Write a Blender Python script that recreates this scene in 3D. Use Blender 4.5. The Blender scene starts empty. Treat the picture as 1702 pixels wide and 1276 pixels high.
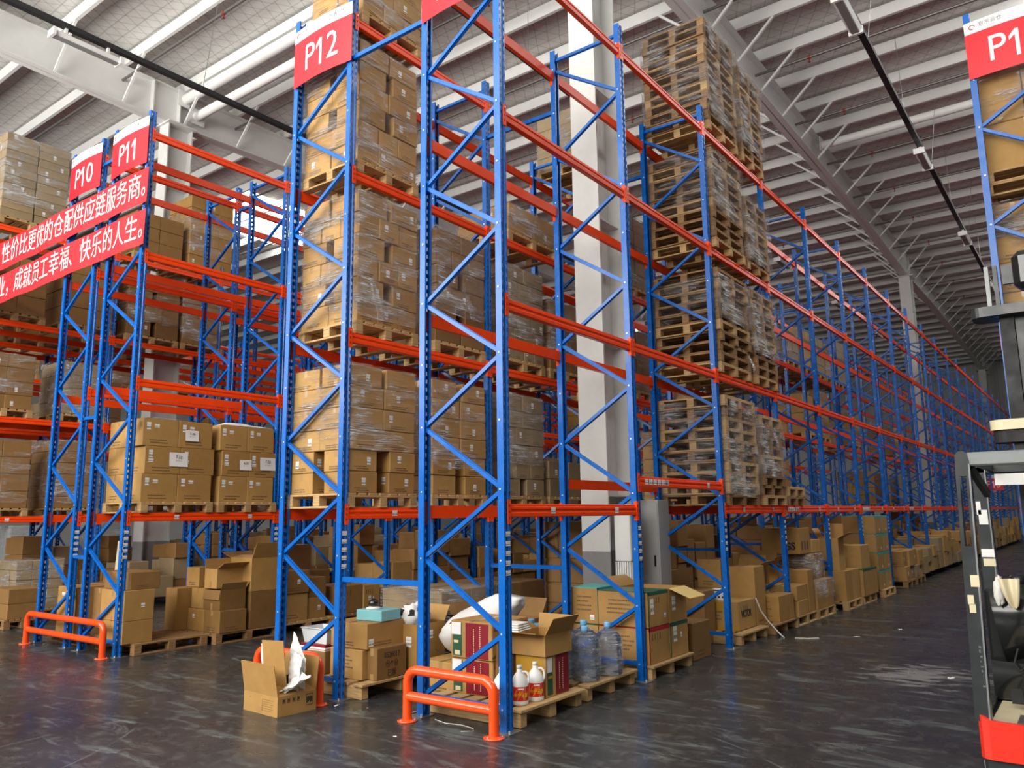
# A pallet-rack warehouse seen from the end of its aisles.
import bpy, math, random
from mathutils import Vector, Matrix
import mathutils.noise as mnoise

SC = bpy.context.scene
COL = SC.collection
PI = math.pi

# ------------------------------------------------------------------ camera
cam_data = bpy.data.cameras.new('camera')
cam_data.sensor_fit = 'HORIZONTAL'
cam_data.sensor_width = 36.0
cam_data.lens = 36.0 * 1303.82 / 1702.0
cam_data.clip_end = 300.0
cam = bpy.data.objects.new('camera', cam_data)
COL.objects.link(cam)
_p, _y, _r = 0.1659, -0.6409, -0.0131
_fw = Vector((math.sin(_y) * math.cos(_p), math.cos(_y) * math.cos(_p), math.sin(_p)))
_rt = Vector((math.cos(_y), -math.sin(_y), 0))
_up = _rt.cross(_fw)
_R = math.cos(_r) * _rt + math.sin(_r) * _up
_U = -math.sin(_r) * _rt + math.cos(_r) * _up
_m = Matrix((_R, _U, -_fw)).transposed().to_4x4()
_m.translation = Vector((0, 0, 1.68))
cam.matrix_world = _m
SC.camera = cam

# ------------------------------------------------------------------ world, light, exposure
world = bpy.data.worlds.new('daylight')
SC.world = world
world.use_nodes = True
_bg = world.node_tree.nodes['Background']
_bg.inputs[0].default_value = (1.0, 0.97, 0.92, 1)
_bg.inputs[1].default_value = 0.22

def area_light(name, loc, target, sx, sy, power, color):
    l = bpy.data.lights.new(name, 'AREA')
    l.shape = 'RECTANGLE'
    l.size, l.size_y = sx, sy
    l.energy = power
    l.color = color
    o = bpy.data.objects.new(name, l)
    o.location = loc
    d = Vector(target) - Vector(loc)
    o.rotation_euler = d.to_track_quat('-Z', 'Y').to_euler()
    COL.objects.link(o)
    return o

# daylight through the loading doors behind the photographer
area_light('loading_door_daylight', (-9.5, -6.5, 7.4), (-9.0, 8.0, 8.2), 23, 5.2, 2700, (1.0, 0.96, 0.90))
# added upward fill lamp, as if bounced off an unseen apron, brightens the roof
area_light('apron_bounce_fill', (-6.0, -10.0, 0.3), (-6.0, -2.0, 10.5), 30, 7.0, 2300, (1.0, 0.97, 0.93)).data.spread = math.radians(88)
SC.view_settings.view_transform = 'Standard'
SC.view_settings.look = 'None'
SC.view_settings.exposure = 0.55
SC.view_settings.gamma = 1.0
SC.view_settings.use_curve_mapping = False
SC.cycles.use_denoising = True

# ------------------------------------------------------------------ materials
def srgb(r, g, b):
    f = lambda c: (c / 255 / 12.92) if c / 255 <= 0.04045 else ((c / 255 + 0.055) / 1.055) ** 2.4
    return (f(r), f(g), f(b), 1.0)

class NT:
    def __init__(self, name):
        self.m = bpy.data.materials.new(name)
        self.m.use_nodes = True
        self.t = self.m.node_tree
        self.b = self.t.nodes['Principled BSDF']
        self.out = self.t.nodes['Material Output']
    def n(self, typ, **kw):
        o = self.t.nodes.new(typ)
        for k, v in kw.items():
            if k.startswith('i_'):
                o.inputs[int(k[2:]) if k[2:].isdigit() else k[2:]].default_value = v
            else:
                setattr(o, k, v)
        return o
    def l(self, a, b):
        self.t.links.new(a, b)
    def coord(self, scale=(1, 1, 1), kind='Object', rot=(0, 0, 0)):
        tc = self.n('ShaderNodeTexCoord')
        mp = self.n('ShaderNodeMapping')
        mp.inputs['Scale'].default_value = scale
        mp.inputs['Rotation'].default_value = rot
        self.l(tc.outputs[kind], mp.inputs[0])
        return mp.outputs[0]
    def noise(self, vec, scale=5, detail=3, rough=0.5, dist=0.0):
        o = self.n('ShaderNodeTexNoise')
        o.inputs['Scale'].default_value = scale
        o.inputs['Detail'].default_value = detail
        o.inputs['Roughness'].default_value = rough
        o.inputs['Distortion'].default_value = dist
        self.l(vec, o.inputs['Vector'])
        return o.outputs['Fac']
    def ramp(self, fac, stops, interp='LINEAR'):
        r = self.n('ShaderNodeValToRGB')
        r.color_ramp.interpolation = interp
        e = r.color_ramp.elements
        while len(e) < len(stops):
            e.new(0.5)
        for i, (p, c) in enumerate(stops):
            e[i].position = p
            e[i].color = c if len(c) == 4 else (*c, 1)
        self.l(fac, r.inputs[0])
        return r.outputs[0]
    def mix(self, fac, a, b, blend='MIX'):
        x = self.n('ShaderNodeMix', data_type='RGBA', blend_type=blend)
        for s, v in ((0, fac), (6, a), (7, b)):
            if isinstance(v, (float, int)):
                x.inputs[s].default_value = v
            elif isinstance(v, tuple):
                x.inputs[s].default_value = v
            else:
                self.l(v, x.inputs[s])
        return x.outputs[2]
    def bump(self, h, strength=0.2, dist=0.01):
        o = self.n('ShaderNodeBump')
        o.inputs['Strength'].default_value = strength
        o.inputs['Distance'].default_value = dist
        self.l(h, o.inputs['Height'])
        self.l(o.outputs[0], self.b.inputs['Normal'])

def simple(name, col, rough=0.5, metal=0.0, wear=0.0, spec=0.5, coat=0.0):
    k = NT(name)
    k.b.inputs['Roughness'].default_value = rough
    k.b.inputs['Metallic'].default_value = metal
    k.b.inputs['Specular IOR Level'].default_value = spec
    k.b.inputs['Coat Weight'].default_value = coat
    if wear:
        f = k.noise(k.coord((1, 1, 1)), 6, 4, 0.6)
        dk = tuple(c * (1 - wear) for c in col[:3]) + (1,)
        k.l(k.mix(f, dk, col), k.b.inputs['Base Color'])
        k.l(k.ramp(f, [(0.3, (rough * 0.8,) * 3), (0.7, (min(1, rough * 1.3),) * 3)]), k.b.inputs['Roughness'])
    else:
        k.b.inputs['Base Color'].default_value = col
    return k.m

M = {}
M['blue'] = simple('blue_rack_paint', (0.001, 0.125, 0.52, 1), 0.26, 0.0, 0.2, 0.4)
M['hole'] = simple('dark_slot', (0.004, 0.006, 0.02, 1), 0.8)
M['orange'] = simple('orange_red_beam_paint', (0.97, 0.075, 0.008, 1), 0.22, 0.0, 0.12, 0.16)
M['guard'] = simple('bright_orange_enamel', (0.93, 0.085, 0.008, 1), 0.2, 0.0, 0.12, 0.5, 0.3)
M['steel'] = simple('galvanised_steel', (0.42, 0.43, 0.43, 1), 0.35, 0.85, 0.2)
M['bolt'] = simple('bright_zinc_bolt', (0.75, 0.75, 0.72, 1), 0.35, 0.6)
M['white_steel'] = simple('white_painted_steel', (0.86, 0.87, 0.85, 1), 0.45, 0.0, 0.1)
M['grey_paint'] = simple('grey_painted_steel', (0.28, 0.29, 0.28, 1), 0.45, 0.0, 0.15)
M['cabinet_grey'] = simple('light_grey_cabinet_enamel', (0.45, 0.46, 0.46, 1), 0.4, 0.0, 0.08)
M['dark_steel'] = simple('dark_cable_tray', (0.03, 0.032, 0.034, 1), 0.5, 0.3, 0.2)
M['red_fitting'] = simple('red_pipe_clamp', (0.25, 0.03, 0.02, 1), 0.5)
M['pipe'] = simple('grey_sprinkler_pipe', (0.2, 0.19, 0.18, 1), 0.35, 0.5, 0.15)
M['rubber'] = simple('black_rubber', (0.012, 0.012, 0.013, 1), 0.6, 0.0, 0.2)
M['black_gloss'] = simple('glossy_black_plastic', (0.014, 0.016, 0.016, 1), 0.18, 0.0, 0.2, 0.5, 0.2)
M['truck_grey'] = simple('dark_grey_truck_enamel', (0.03, 0.036, 0.038, 1), 0.33, 0.0, 0.3)
M['truck_lightgrey'] = simple('worn_light_grey_steel', (0.24, 0.26, 0.26, 1), 0.4, 0.2, 0.25)
M['truck_red'] = simple('red_truck_enamel', (0.85, 0.03, 0.012, 1), 0.25, 0.0, 0.12, 0.5, 0.3)
M['cream'] = simple('cream_enamel', (0.72, 0.64, 0.42, 1), 0.4, 0.0, 0.15)
M['chrome'] = simple('polished_cylinder_rod', (0.6, 0.6, 0.58, 1), 0.2, 1.0, 0.1)
M['sign_red'] = simple('red_sign_vinyl', (0.80, 0.004, 0.016, 1), 0.35)
M['banner_red'] = simple('red_banner_cloth', (0.60, 0.006, 0.016, 1), 0.6, 0.0, 0.12)
M['white_vinyl'] = simple('white_sign_vinyl', (0.80, 0.80, 0.78, 1), 0.4)
M['print_grey'] = simple('grey_print', (0.25, 0.25, 0.26, 1), 0.6)
M['print_black'] = simple('black_print', (0.02, 0.018, 0.016, 1), 0.7)
M['print_red'] = simple('red_print', (0.45, 0.03, 0.05, 1), 0.6)
M['paper'] = simple('white_paper', (0.78, 0.78, 0.76, 1), 0.7, 0.0, 0.05)
M['note_paper'] = simple('yellow_note_card', (0.62, 0.46, 0.16, 1), 0.7, 0.0, 0.1)
M['dark_interior'] = simple('dark_brown_carton_shadow_gap', (0.06, 0.038, 0.018, 1), 0.9)
M['teal'] = simple('teal_tissue_carton', (0.20, 0.50, 0.54, 1), 0.4, 0.0, 0.1)
M['hdpe'] = simple('white_hdpe_plastic', (0.80, 0.80, 0.78, 1), 0.35)
M['jug_red'] = simple('red_jug_wrapper', (0.62, 0.02, 0.012, 1), 0.4)
M['jug_orange'] = simple('orange_jug_print', (0.85, 0.18, 0.01, 1), 0.4)
M['jug_yellow'] = simple('yellow_jug_print', (0.9, 0.62, 0.02, 1), 0.4)
M['box_red'] = simple('dark_red_carton_print', (0.2, 0.003, 0.012, 1), 0.5)
M['box_green'] = simple('dark_green_carton_print', (0.02, 0.085, 0.04, 1), 0.5)
M['box_yellow'] = simple('yellow_carton_print', (0.45, 0.25, 0.02, 1), 0.5)
M['tape_green'] = simple('green_packing_tape', (0.01, 0.10, 0.05, 1), 0.35)
M['tape_red'] = simple('red_packing_tape', (0.40, 0.01, 0.02, 1), 0.35)
M['tape_teal'] = simple('teal_packing_tape', (0.06, 0.42, 0.40, 1), 0.35)
M['bottle_cap'] = simple('light_blue_bottle_cap', (0.16, 0.42, 0.68, 1), 0.4)
M['cloth_white'] = simple('white_cloth', (0.74, 0.73, 0.70, 1), 0.8, 0.0, 0.08)
M['cloth_black'] = simple('black_cloth_patch', (0.015, 0.014, 0.013, 1), 0.9)
M['sack'] = simple('white_woven_sack', (0.72, 0.72, 0.70, 1), 0.5, 0.0, 0.1)
M['tray_plastic'] = simple('translucent_white_tray_plastic', (0.62, 0.65, 0.66, 1), 0.3)
M['string'] = simple('pale_plastic_twine', (0.7, 0.68, 0.62, 1), 0.5)

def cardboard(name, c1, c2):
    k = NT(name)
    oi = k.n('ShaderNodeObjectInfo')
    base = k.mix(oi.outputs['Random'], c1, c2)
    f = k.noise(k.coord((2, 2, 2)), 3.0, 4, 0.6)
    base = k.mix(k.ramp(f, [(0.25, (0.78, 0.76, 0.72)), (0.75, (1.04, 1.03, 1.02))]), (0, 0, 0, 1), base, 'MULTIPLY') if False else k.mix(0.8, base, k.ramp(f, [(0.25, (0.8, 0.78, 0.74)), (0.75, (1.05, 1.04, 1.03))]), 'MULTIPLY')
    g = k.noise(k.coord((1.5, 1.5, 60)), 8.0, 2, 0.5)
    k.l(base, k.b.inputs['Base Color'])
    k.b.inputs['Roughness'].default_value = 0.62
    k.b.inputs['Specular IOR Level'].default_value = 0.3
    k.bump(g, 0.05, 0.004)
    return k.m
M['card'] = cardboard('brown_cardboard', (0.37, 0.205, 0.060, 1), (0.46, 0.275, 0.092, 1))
M['card_dark_shaded'] = cardboard('dark_and_shaded_cardboard', (0.20, 0.105, 0.034, 1), (0.28, 0.155, 0.052, 1))  # dark brown card; deep floor stock uses it to paint in the shade
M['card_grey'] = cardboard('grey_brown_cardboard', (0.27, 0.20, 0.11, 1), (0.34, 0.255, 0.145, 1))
M['card_in'] = simple('cardboard_inside', (0.42, 0.28, 0.14, 1), 0.75, 0.0, 0.1)
M['tape'] = simple('clear_brown_packing_tape', (0.36, 0.22, 0.085, 1), 0.2)
M['card_print'] = simple('brown_carton_print', (0.12, 0.065, 0.03, 1), 0.7)

def wood(name, c1, c2, c3):
    k = NT(name)
    oi = k.n('ShaderNodeObjectInfo')
    g = k.noise(k.coord((3, 40, 40)), 2.0, 4, 0.6, 0.6)
    base = k.ramp(g, [(0.25, c1), (0.5, c2), (0.75, c3)])
    big = k.noise(k.coord((1, 1, 1)), 4, 2)
    base = k.mix(0.7, base, k.ramp(big, [(0.3, (0.72, 0.7, 0.66)), (0.7, (1.08, 1.06, 1.02))]), 'MULTIPLY')
    base = k.mix(0.75, base, k.ramp(oi.outputs['Random'], [(0.0, (0.72, 0.66, 0.58)), (0.5, (0.95, 0.92, 0.88)), (1.0, (1.12, 1.1, 1.05))]), 'MULTIPLY')
    k.l(base, k.b.inputs['Base Color'])
    k.b.inputs['Roughness'].default_value = 0.75
    k.bump(g, 0.2, 0.003)
    return k.m
M['wood'] = wood('pine_pallet_wood', (0.36, 0.21, 0.08), (0.50, 0.33, 0.15), (0.60, 0.43, 0.22))
M['wood_old'] = wood('weathered_pallet_wood', (0.18, 0.095, 0.032), (0.29, 0.165, 0.068), (0.39, 0.25, 0.115))

def label_mat():
    k = NT('white_barcode_label')
    v = k.coord((1, 1, 1), 'Generated')
    sep = k.n('ShaderNodeSeparateXYZ')
    k.l(v, sep.inputs[0])
    w = k.noise(k.coord((60, 60, 0.5), 'Generated'), 1.0, 0)
    bars = k.ramp(w, [(0.47, (0.05, 0.05, 0.05)), (0.53, (0.75, 0.75, 0.73))], 'CONSTANT')
    zone = k.ramp(sep.outputs['Z'], [(0.0, (0, 0, 0)), (0.18, (1, 1, 1)), (0.42, (0, 0, 0)), (0.62, (0.6, 0.6, 0.6)), (0.7, (0, 0, 0))], 'CONSTANT')
    k.l(k.mix(zone, (0.78, 0.78, 0.76, 1), bars), k.b.inputs['Base Color'])
    k.b.inputs['Roughness'].default_value = 0.5
    return k.m
M['label'] = label_mat()

def film_mat(name, base, amount, tint=(1, 1, 1), rough=0.14, milk_glint=0.35):
    k = NT(name)
    t = k.t
    t.nodes.remove(k.b)
    v = k.coord((1.2, 1.2, 1.0), 'Object', (0.35, 0.2, 0))
    thin = k.noise(k.coord((1.0, 1.0, 26.0), 'Object', (0.16, 0.12, 0)), 3.2, 3, 0.5, 0.9)
    thin = k.ramp(thin, [(0.50, (0, 0, 0)), (0.60, (1, 1, 1))])
    patch = k.noise(k.coord((1.0, 1.0, 1.6), 'Object', (0.3, 0.1, 0)), 2.6, 4, 0.6, 0.4)
    pf = k.ramp(patch, [(0.36, (0.06, 0.06, 0.06)), (0.50, (0.4, 0.4, 0.4)), (0.64, (1, 1, 1))])
    broad = k.ramp(patch, [(0.46, (0, 0, 0)), (0.66, (0.35, 0.35, 0.35))])
    sm = k.mix(1.0, k.mix(1.0, thin, pf, 'MULTIPLY'), broad, 'ADD')
    fac = k.mix(1.0, k.mix(1.0, sm, (amount,) * 3 + (1,), 'MULTIPLY'), (base,) * 3 + (1,), 'ADD')
    fold = k.noise(k.coord((2.0, 2.0, 22.0), 'Object', (0.3, 0.25, 0)), 3.0, 6, 0.65, 0.8)
    bp = k.n('ShaderNodeBump')
    bp.inputs['Strength'].default_value = 1.0
    bp.inputs['Distance'].default_value = 0.06
    k.l(fold, bp.inputs['Height'])
    tr = k.n('ShaderNodeBsdfTransparent')
    tr.inputs[0].default_value = (*tint, 1)
    gl = k.n('ShaderNodeBsdfGlossy')
    gl.inputs['Color'].default_value = (1, 1, 1, 1)
    gl.inputs['Roughness'].default_value = rough
    df = k.n('ShaderNodeBsdfDiffuse')
    df.inputs['Color'].default_value = (0.75, 0.75, 0.73, 1)
    k.l(bp.outputs[0], gl.inputs['Normal'])
    k.l(bp.outputs[0], df.inputs['Normal'])
    m1 = k.n('ShaderNodeMixShader')
    m1.inputs[0].default_value = milk_glint  # white diffuse share: milky film plus glints painted as pale streaks
    k.l(gl.outputs[0], m1.inputs[1])
    k.l(df.outputs[0], m1.inputs[2])
    m2 = k.n('ShaderNodeMixShader')
    k.l(fac, m2.inputs[0])
    k.l(tr.outputs[0], m2.inputs[1])
    k.l(m1.outputs[0], m2.inputs[2])
    k.l(m2.outputs[0], k.out.inputs['Surface'])
    return k.m
M['film'] = film_mat('clear_stretch_film', 0.025, 0.75, (1, 1, 1), 0.16, 0.5)
M['film_heavy'] = film_mat('layered_stretch_film', 0.06, 0.9, (1, 1, 1), 0.16, 0.55)
M['film_blue'] = film_mat('pale_blue_protective_film', 0.62, 0.3, (0.75, 0.92, 1.0), 0.3, 0.8)
M['bag_film'] = film_mat('clear_bottle_bag', 0.04, 0.6, (0.99, 0.99, 1.0), 0.1, 0.25)

def bottle_mat():
    k = NT('blue_clear_bottle_plastic')
    k.t.nodes.remove(k.b)
    tr = k.n('ShaderNodeBsdfTransparent')
    tr.inputs[0].default_value = (0.76, 0.86, 0.98, 1)
    gl = k.n('ShaderNodeBsdfGlossy')
    gl.inputs['Roughness'].default_value = 0.06
    df = k.n('ShaderNodeBsdfDiffuse')
    df.inputs['Color'].default_value = (0.42, 0.60, 0.90, 1)
    fr = k.n('ShaderNodeFresnel')
    fr.inputs[0].default_value = 1.5
    m0 = k.n('ShaderNodeMixShader')
    m0.inputs[0].default_value = 0.12
    k.l(tr.outputs[0], m0.inputs[1])
    k.l(df.outputs[0], m0.inputs[2])
    m1 = k.n('ShaderNodeMixShader')
    k.l(fr.outputs[0], m1.inputs[0])
    k.l(m0.outputs[0], m1.inputs[1])
    k.l(gl.outputs[0], m1.inputs[2])
    k.l(m1.outputs[0], k.out.inputs['Surface'])
    return k.m
M['bottle'] = bottle_mat()

SPILL = (-1.72, 9.3)
def floor_mat():
    k = NT('polished_dark_concrete')
    v = k.coord((1, 1, 1))
    big = k.noise(v, 0.35, 5, 0.6, 0.4)
    fine = k.noise(v, 7.0, 6, 0.7)
    base = k.ramp(big, [(0.3, (0.020, 0.0205, 0.021)), (0.7, (0.044, 0.045, 0.045))])
    base = k.mix(k.ramp(fine, [(0.52, (0, 0, 0)), (0.72, (0.7, 0.7, 0.7))]), base, (0.115, 0.112, 0.106, 1))
    # worn scuffs and smears
    sm = k.noise(k.coord((0.8, 3.2, 1), 'Object', (0, 0, 0.5)), 1.6, 7, 0.72, 0.9)
    base = k.mix(k.ramp(sm, [(0.54, (0, 0, 0)), (0.74, (0.8, 0.8, 0.8))]), base, (0.20, 0.235, 0.225, 1))
    # whitish spill and two curved scratches in the forklift aisle
    def dist_mask(cx, cy, r, wd, ring):
        d = k.n('ShaderNodeVectorMath', operation='DISTANCE')
        mp = k.n('ShaderNodeMapping')
        mp.inputs['Scale'].default_value = (1, 1 if ring else .8, 0)
        k.l(v, mp.inputs[0])
        k.l(mp.outputs[0], d.inputs[0])
        d.inputs[1].default_value = (cx, cy * (1 if ring else .8), 0)
        if ring:
            return k.ramp(d.outputs['Value'], [(0, (0, 0, 0))]) if False else d.outputs['Value']
        return d.outputs['Value']
    blot = k.n('ShaderNodeMath', operation='SUBTRACT')
    k.l(k.noise(k.coord((1.3, 3.0, 1)), 2.4, 6, 0.7, 0.6), blot.inputs[0])
    dm = k.n('ShaderNodeMath', operation='MULTIPLY')
    k.l(dist_mask(SPILL[0], SPILL[1], 0, 0, False), dm.inputs[0])
    dm.inputs[1].default_value = 0.32
    k.l(dm.outputs[0], blot.inputs[1])
    base = k.mix(k.ramp(blot.outputs[0], [(0.34, (0, 0, 0)), (0.46, (0.8, 0.8, 0.8))]), base, (0.30, 0.295, 0.28, 1))
    for cx, cy, r in ((-3.9, 3.2, 3.05), (-0.2, 9.5, 3.6), (-9.0, 1.2, 3.4)):
        dd = k.n('ShaderNodeMath', operation='SUBTRACT')
        k.l(dist_mask(cx, cy, 0, 0, True), dd.inputs[0])
        dd.inputs[1].default_value = r
        ab = k.n('ShaderNodeMath', operation='ABSOLUTE')
        k.l(dd.outputs[0], ab.inputs[0])
        ln = k.ramp(ab.outputs[0], [(0.0, (1, 1, 1)), (0.012, (0, 0, 0))])
        base = k.mix(k.mix(1.0, ln, k.ramp(k.noise(v, 2.2, 3), [(0.45, (0, 0, 0)), (0.62, (0.5, 0.5, 0.5))]), 'MULTIPLY'), base, (0.22, 0.21, 0.19, 1))
    sp = k.n('ShaderNodeTexVoronoi')
    sp.inputs['Scale'].default_value = 1.7
    k.l(v, sp.inputs['Vector'])
    base = k.mix(k.ramp(sp.outputs['Distance'], [(0.0, (1, 1, 1)), (0.018, (0, 0, 0))], 'CONSTANT'), base, (0.4, 0.4, 0.39, 1))
    k.l(base, k.b.inputs['Base Color'])
    k.l(k.ramp(k.noise(v, 1.3, 6, 0.65, 0.5), [(0.3, (0.17,) * 3), (0.7, (0.42,) * 3)]), k.b.inputs['Roughness'])
    k.b.inputs['Specular IOR Level'].default_value = 0.34
    k.bump(k.noise(v, 3.0, 3), 0.04, 0.01)
    return k.m
M['floor'] = floor_mat()

def roof_mat():
    k = NT('quilted_roof_insulation')
    v = k.coord((1, 1, 1))
    base = k.ramp(k.noise(v, 0.5, 5, 0.6), [(0.3, (0.62, 0.60, 0.57)), (0.7, (0.78, 0.77, 0.75))])
    lines = None
    for rz, sc in ((0.6, 1.15), (-0.5, 1.15), (PI / 2, 0.95)):
        w = k.n('ShaderNodeTexWave', wave_type='BANDS', bands_direction='X')
        w.inputs['Scale'].default_value = sc
        w.inputs['Distortion'].default_value = 1.2
        w.inputs['Detail Scale'].default_value = 0.7
        k.l(k.coord((1, 1, 1), 'Object', (0, 0, rz)), w.inputs['Vector'])
        ln = k.ramp(w.outputs['Fac'], [(0.0, (0.6, 0.6, 0.6)), (0.03, (1, 1, 1))])
        base = k.mix(0.7, base, ln, 'MULTIPLY')
        lines = w.outputs['Fac'] if lines is None else lines
    k.l(base, k.b.inputs['Base Color'])
    k.b.inputs['Roughness'].default_value = 0.7
    k.bump(k.noise(v, 1.1, 3), 0.7, 0.12)
    return k.m
M['roof'] = roof_mat()

def wall_mat(name, c):
    k = NT(name)
    w = k.n('ShaderNodeTexWave', wave_type='BANDS', bands_direction='X')
    w.inputs['Scale'].default_value = 1.6
    k.l(k.coord((1, 1, 1)), w.inputs['Vector'])
    k.l(k.mix(0.5, c, k.ramp(w.outputs['Fac'], [(0.0, (0.6, 0.6, 0.6)), (0.1, (1, 1, 1))]), 'MULTIPLY'), k.b.inputs['Base Color'])
    k.b.inputs['Roughness'].default_value = 0.55
    return k.m
M['wall'] = wall_mat('ribbed_light_grey_cladding', (0.5, 0.5, 0.48, 1))

def concrete_col():
    k = NT('white_column_paint_grey_foot')
    sep = k.n('ShaderNodeSeparateXYZ')
    k.l(k.coord(), sep.inputs[0])
    f = k.noise(k.coord((1, 1, 1)), 5, 5, 0.65)
    base = k.mix(f, (0.60, 0.61, 0.59, 1), (0.74, 0.75, 0.73, 1))
    ft = k.mix(f, (0.20, 0.20, 0.20, 1), (0.30, 0.30, 0.30, 1))
    st = k.ramp(sep.outputs['Z'], [(0.0, (0, 0, 0)), (0.999, (1, 1, 1))])
    mt = k.n('ShaderNodeMath', operation='GREATER_THAN')
    mt.inputs[1].default_value = 1.22
    k.l(sep.outputs['Z'], mt.inputs[0])
    k.l(k.mix(mt.outputs[0], ft, base), k.b.inputs['Base Color'])
    k.b.inputs['Roughness'].default_value = 0.55
    k.bump(k.noise(k.coord((1, 1, 1)), 14, 4), 0.15, 0.01)
    return k.m
M['column'] = concrete_col()

def emit(name, col, s):
    k = NT(name)
    k.b.inputs['Base Color'].default_value = (0.8, 0.8, 0.8, 1)
    k.b.inputs['Emission Color'].default_value = col
    k.b.inputs['Emission Strength'].default_value = s
    return k.m
M['skylight'] = emit('daylit_roof_panel', (1.0, 0.98, 0.95, 1), 9.0)

# ------------------------------------------------------------------ mesh helpers
class MB:
    """Collects shapes; build() links them as one mesh object."""
    def __init__(self):
        self.v, self.f, self.mi, self.mats, self.sm = [], [], [], [], []
        self.cur = 0
        self.smooth = False
    def mat(self, m):
        m = M[m] if isinstance(m, str) else m
        if m not in self.mats:
            self.mats.append(m)
        self.cur = self.mats.index(m)
        return self
    def add(self, vs, fs, smooth=None):
        b = len(self.v)
        self.v.extend([tuple(p) for p in vs])
        s = self.smooth if smooth is None else smooth
        for f in fs:
            self.f.append([b + i for i in f])
            self.mi.append(self.cur)
            self.sm.append(s)
        return self
    def box(self, x0, x1, y0, y1, z0, z1):
        v = [(x, y, z) for z in (z0, z1) for y in (y0, y1) for x in (x0, x1)]
        return self.add(v, [(0, 2, 3, 1), (4, 5, 7, 6), (0, 1, 5, 4), (2, 6, 7, 3), (0, 4, 6, 2), (1, 3, 7, 5)], False)
    def cbox(self, x0, x1, y0, y1, z0, z1, c=0.006):
        """box with chamfered edges"""
        v, idx = [], {}
        X, Y, Z = (x0, x1), (y0, y1), (z0, z1)
        for i in (0, 1):
            for j in (0, 1):
                for k in (0, 1):
                    p = (X[i], Y[j], Z[k])
                    s = (1 - 2 * i, 1 - 2 * j, 1 - 2 * k)
                    for a in range(3):
                        q = [p[t] + (0 if t == a else s[t] * c) for t in range(3)]
                        idx[(i, j, k, a)] = len(v)
                        v.append(q)
        f = []
        for a in range(3):
            b, d = (a + 1) % 3, (a + 2) % 3
            for s in (0, 1):
                def key(u, w):
                    t = [0, 0, 0]; t[a] = s; t[b] = u; t[d] = w
                    return idx[(*t, a)]
                q = [key(0, 0), key(1, 0), key(1, 1), key(0, 1)]
                f.append(q if s else q[::-1])
            for s1 in (0, 1):
                for s2 in (0, 1):
                    def ek(u, ax):
                        t = [0, 0, 0]; t[a] = u; t[b] = s1; t[d] = s2
                        return idx[(*t, ax)]
                    q = [ek(0, b), ek(1, b), ek(1, d), ek(0, d)]
                    f.append(q if (s1 == s2) else q[::-1])
        for i in (0, 1):
            for j in (0, 1):
                for k in (0, 1):
                    q = [idx[(i, j, k, 0)], idx[(i, j, k, 1)], idx[(i, j, k, 2)]]
                    f.append(q if (i + j + k) % 2 else q[::-1])
        return self.add(v, f, False)
    def quad(self, a, b, c, d):
        return self.add([a, b, c, d], [(0, 1, 2, 3)], False)
    def bar(self, p, q, w, h, up=(0, 0, 1)):
        """rectangular bar from p to q"""
        p, q = Vector(p), Vector(q)
        d = (q - p).normalized()
        u = Vector(up)
        s = d.cross(u)
        if s.length < 1e-4:
            s = d.cross(Vector((1, 0, 0)))
        s.normalize()
        u = s.cross(d)
        v = []
        for e in (p, q):
            for a, b in ((-1, -1), (1, -1), (1, 1), (-1, 1)):
                v.append(e + s * (a * w / 2) + u * (b * h / 2))
        return self.add(v, [(0, 1, 2, 3), (7, 6, 5, 4), (0, 4, 5, 1), (1, 5, 6, 2), (2, 6, 7, 3), (3, 7, 4, 0)], False)
    def tube(self, pts, r, n=12, cap=True, smooth=True):
        pts = [Vector(p) for p in pts]
        rs = r if isinstance(r, (list, tuple)) else [r] * len(pts)
        v, f = [], []
        t0 = (pts[1] - pts[0]).normalized()
        u = t0.orthogonal().normalized()
        for i, p in enumerate(pts):
            if i == 0:
                t = (pts[1] - pts[0])
            elif i == len(pts) - 1:
                t = (pts[-1] - pts[-2])
            else:
                t = (pts[i + 1] - pts[i]).normalized() + (pts[i] - pts[i - 1]).normalized()
            t.normalize()
            u = (u - t * u.dot(t)).normalized()
            w = t.cross(u)
            for k in range(n):
                a = 2 * PI * k / n
                v.append(p + (u * math.cos(a) + w * math.sin(a)) * rs[i])
        for i in range(len(pts) - 1):
            for k in range(n):
                a, b = i * n + k, i * n + (k + 1) % n
                f.append((a, b, b + n, a + n))
        self.add(v, f, smooth)
        if cap:
            self.add(v[:n], [tuple(range(n))[::-1]], False)
            self.add(v[-n:], [tuple(range(n))], False)
        return self
    def lathe(self, prof, n=24, c=(0, 0, 0), smooth=True, sx=1.0, sy=1.0):
        v, f = [], []
        m = len(prof)
        for r, z in prof:
            for k in range(n):
                a = 2 * PI * k / n
                v.append((c[0] + r * sx * math.cos(a), c[1] + r * sy * math.sin(a), c[2] + z))
        for i in range(m - 1):
            for k in range(n):
                a, b = i * n + k, i * n + (k + 1) % n
                f.append((a, b, b + n, a + n))
        f.append(tuple(range(n))[::-1])
        f.append(tuple(range((m - 1) * n, m * n)))
        return self.add(v, f, smooth)
    def prism(self, outline, z0, z1):
        """extrude an outline (x,y) along z"""
        n = len(outline)
        v = [(x, y, z0) for x, y in outline] + [(x, y, z1) for x, y in outline]
        f = [(i, (i + 1) % n, (i + 1) % n + n, i + n) for i in range(n)]
        f += [tuple(range(n))[::-1], tuple(range(n, 2 * n))]
        return self.add(v, f, False)
    def extrude_y(self, outline, y0, y1):
        """extrude an outline (x,z) along y"""
        n = len(outline)
        v = [(x, y0, z) for x, z in outline] + [(x, y1, z) for x, z in outline]
        f = [(i, (i + 1) % n, (i + 1) % n + n, i + n)[::-1] for i in range(n)]
        f += [tuple(range(n)), tuple(range(n, 2 * n))[::-1]]
        return self.add(v, f, False)
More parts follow.
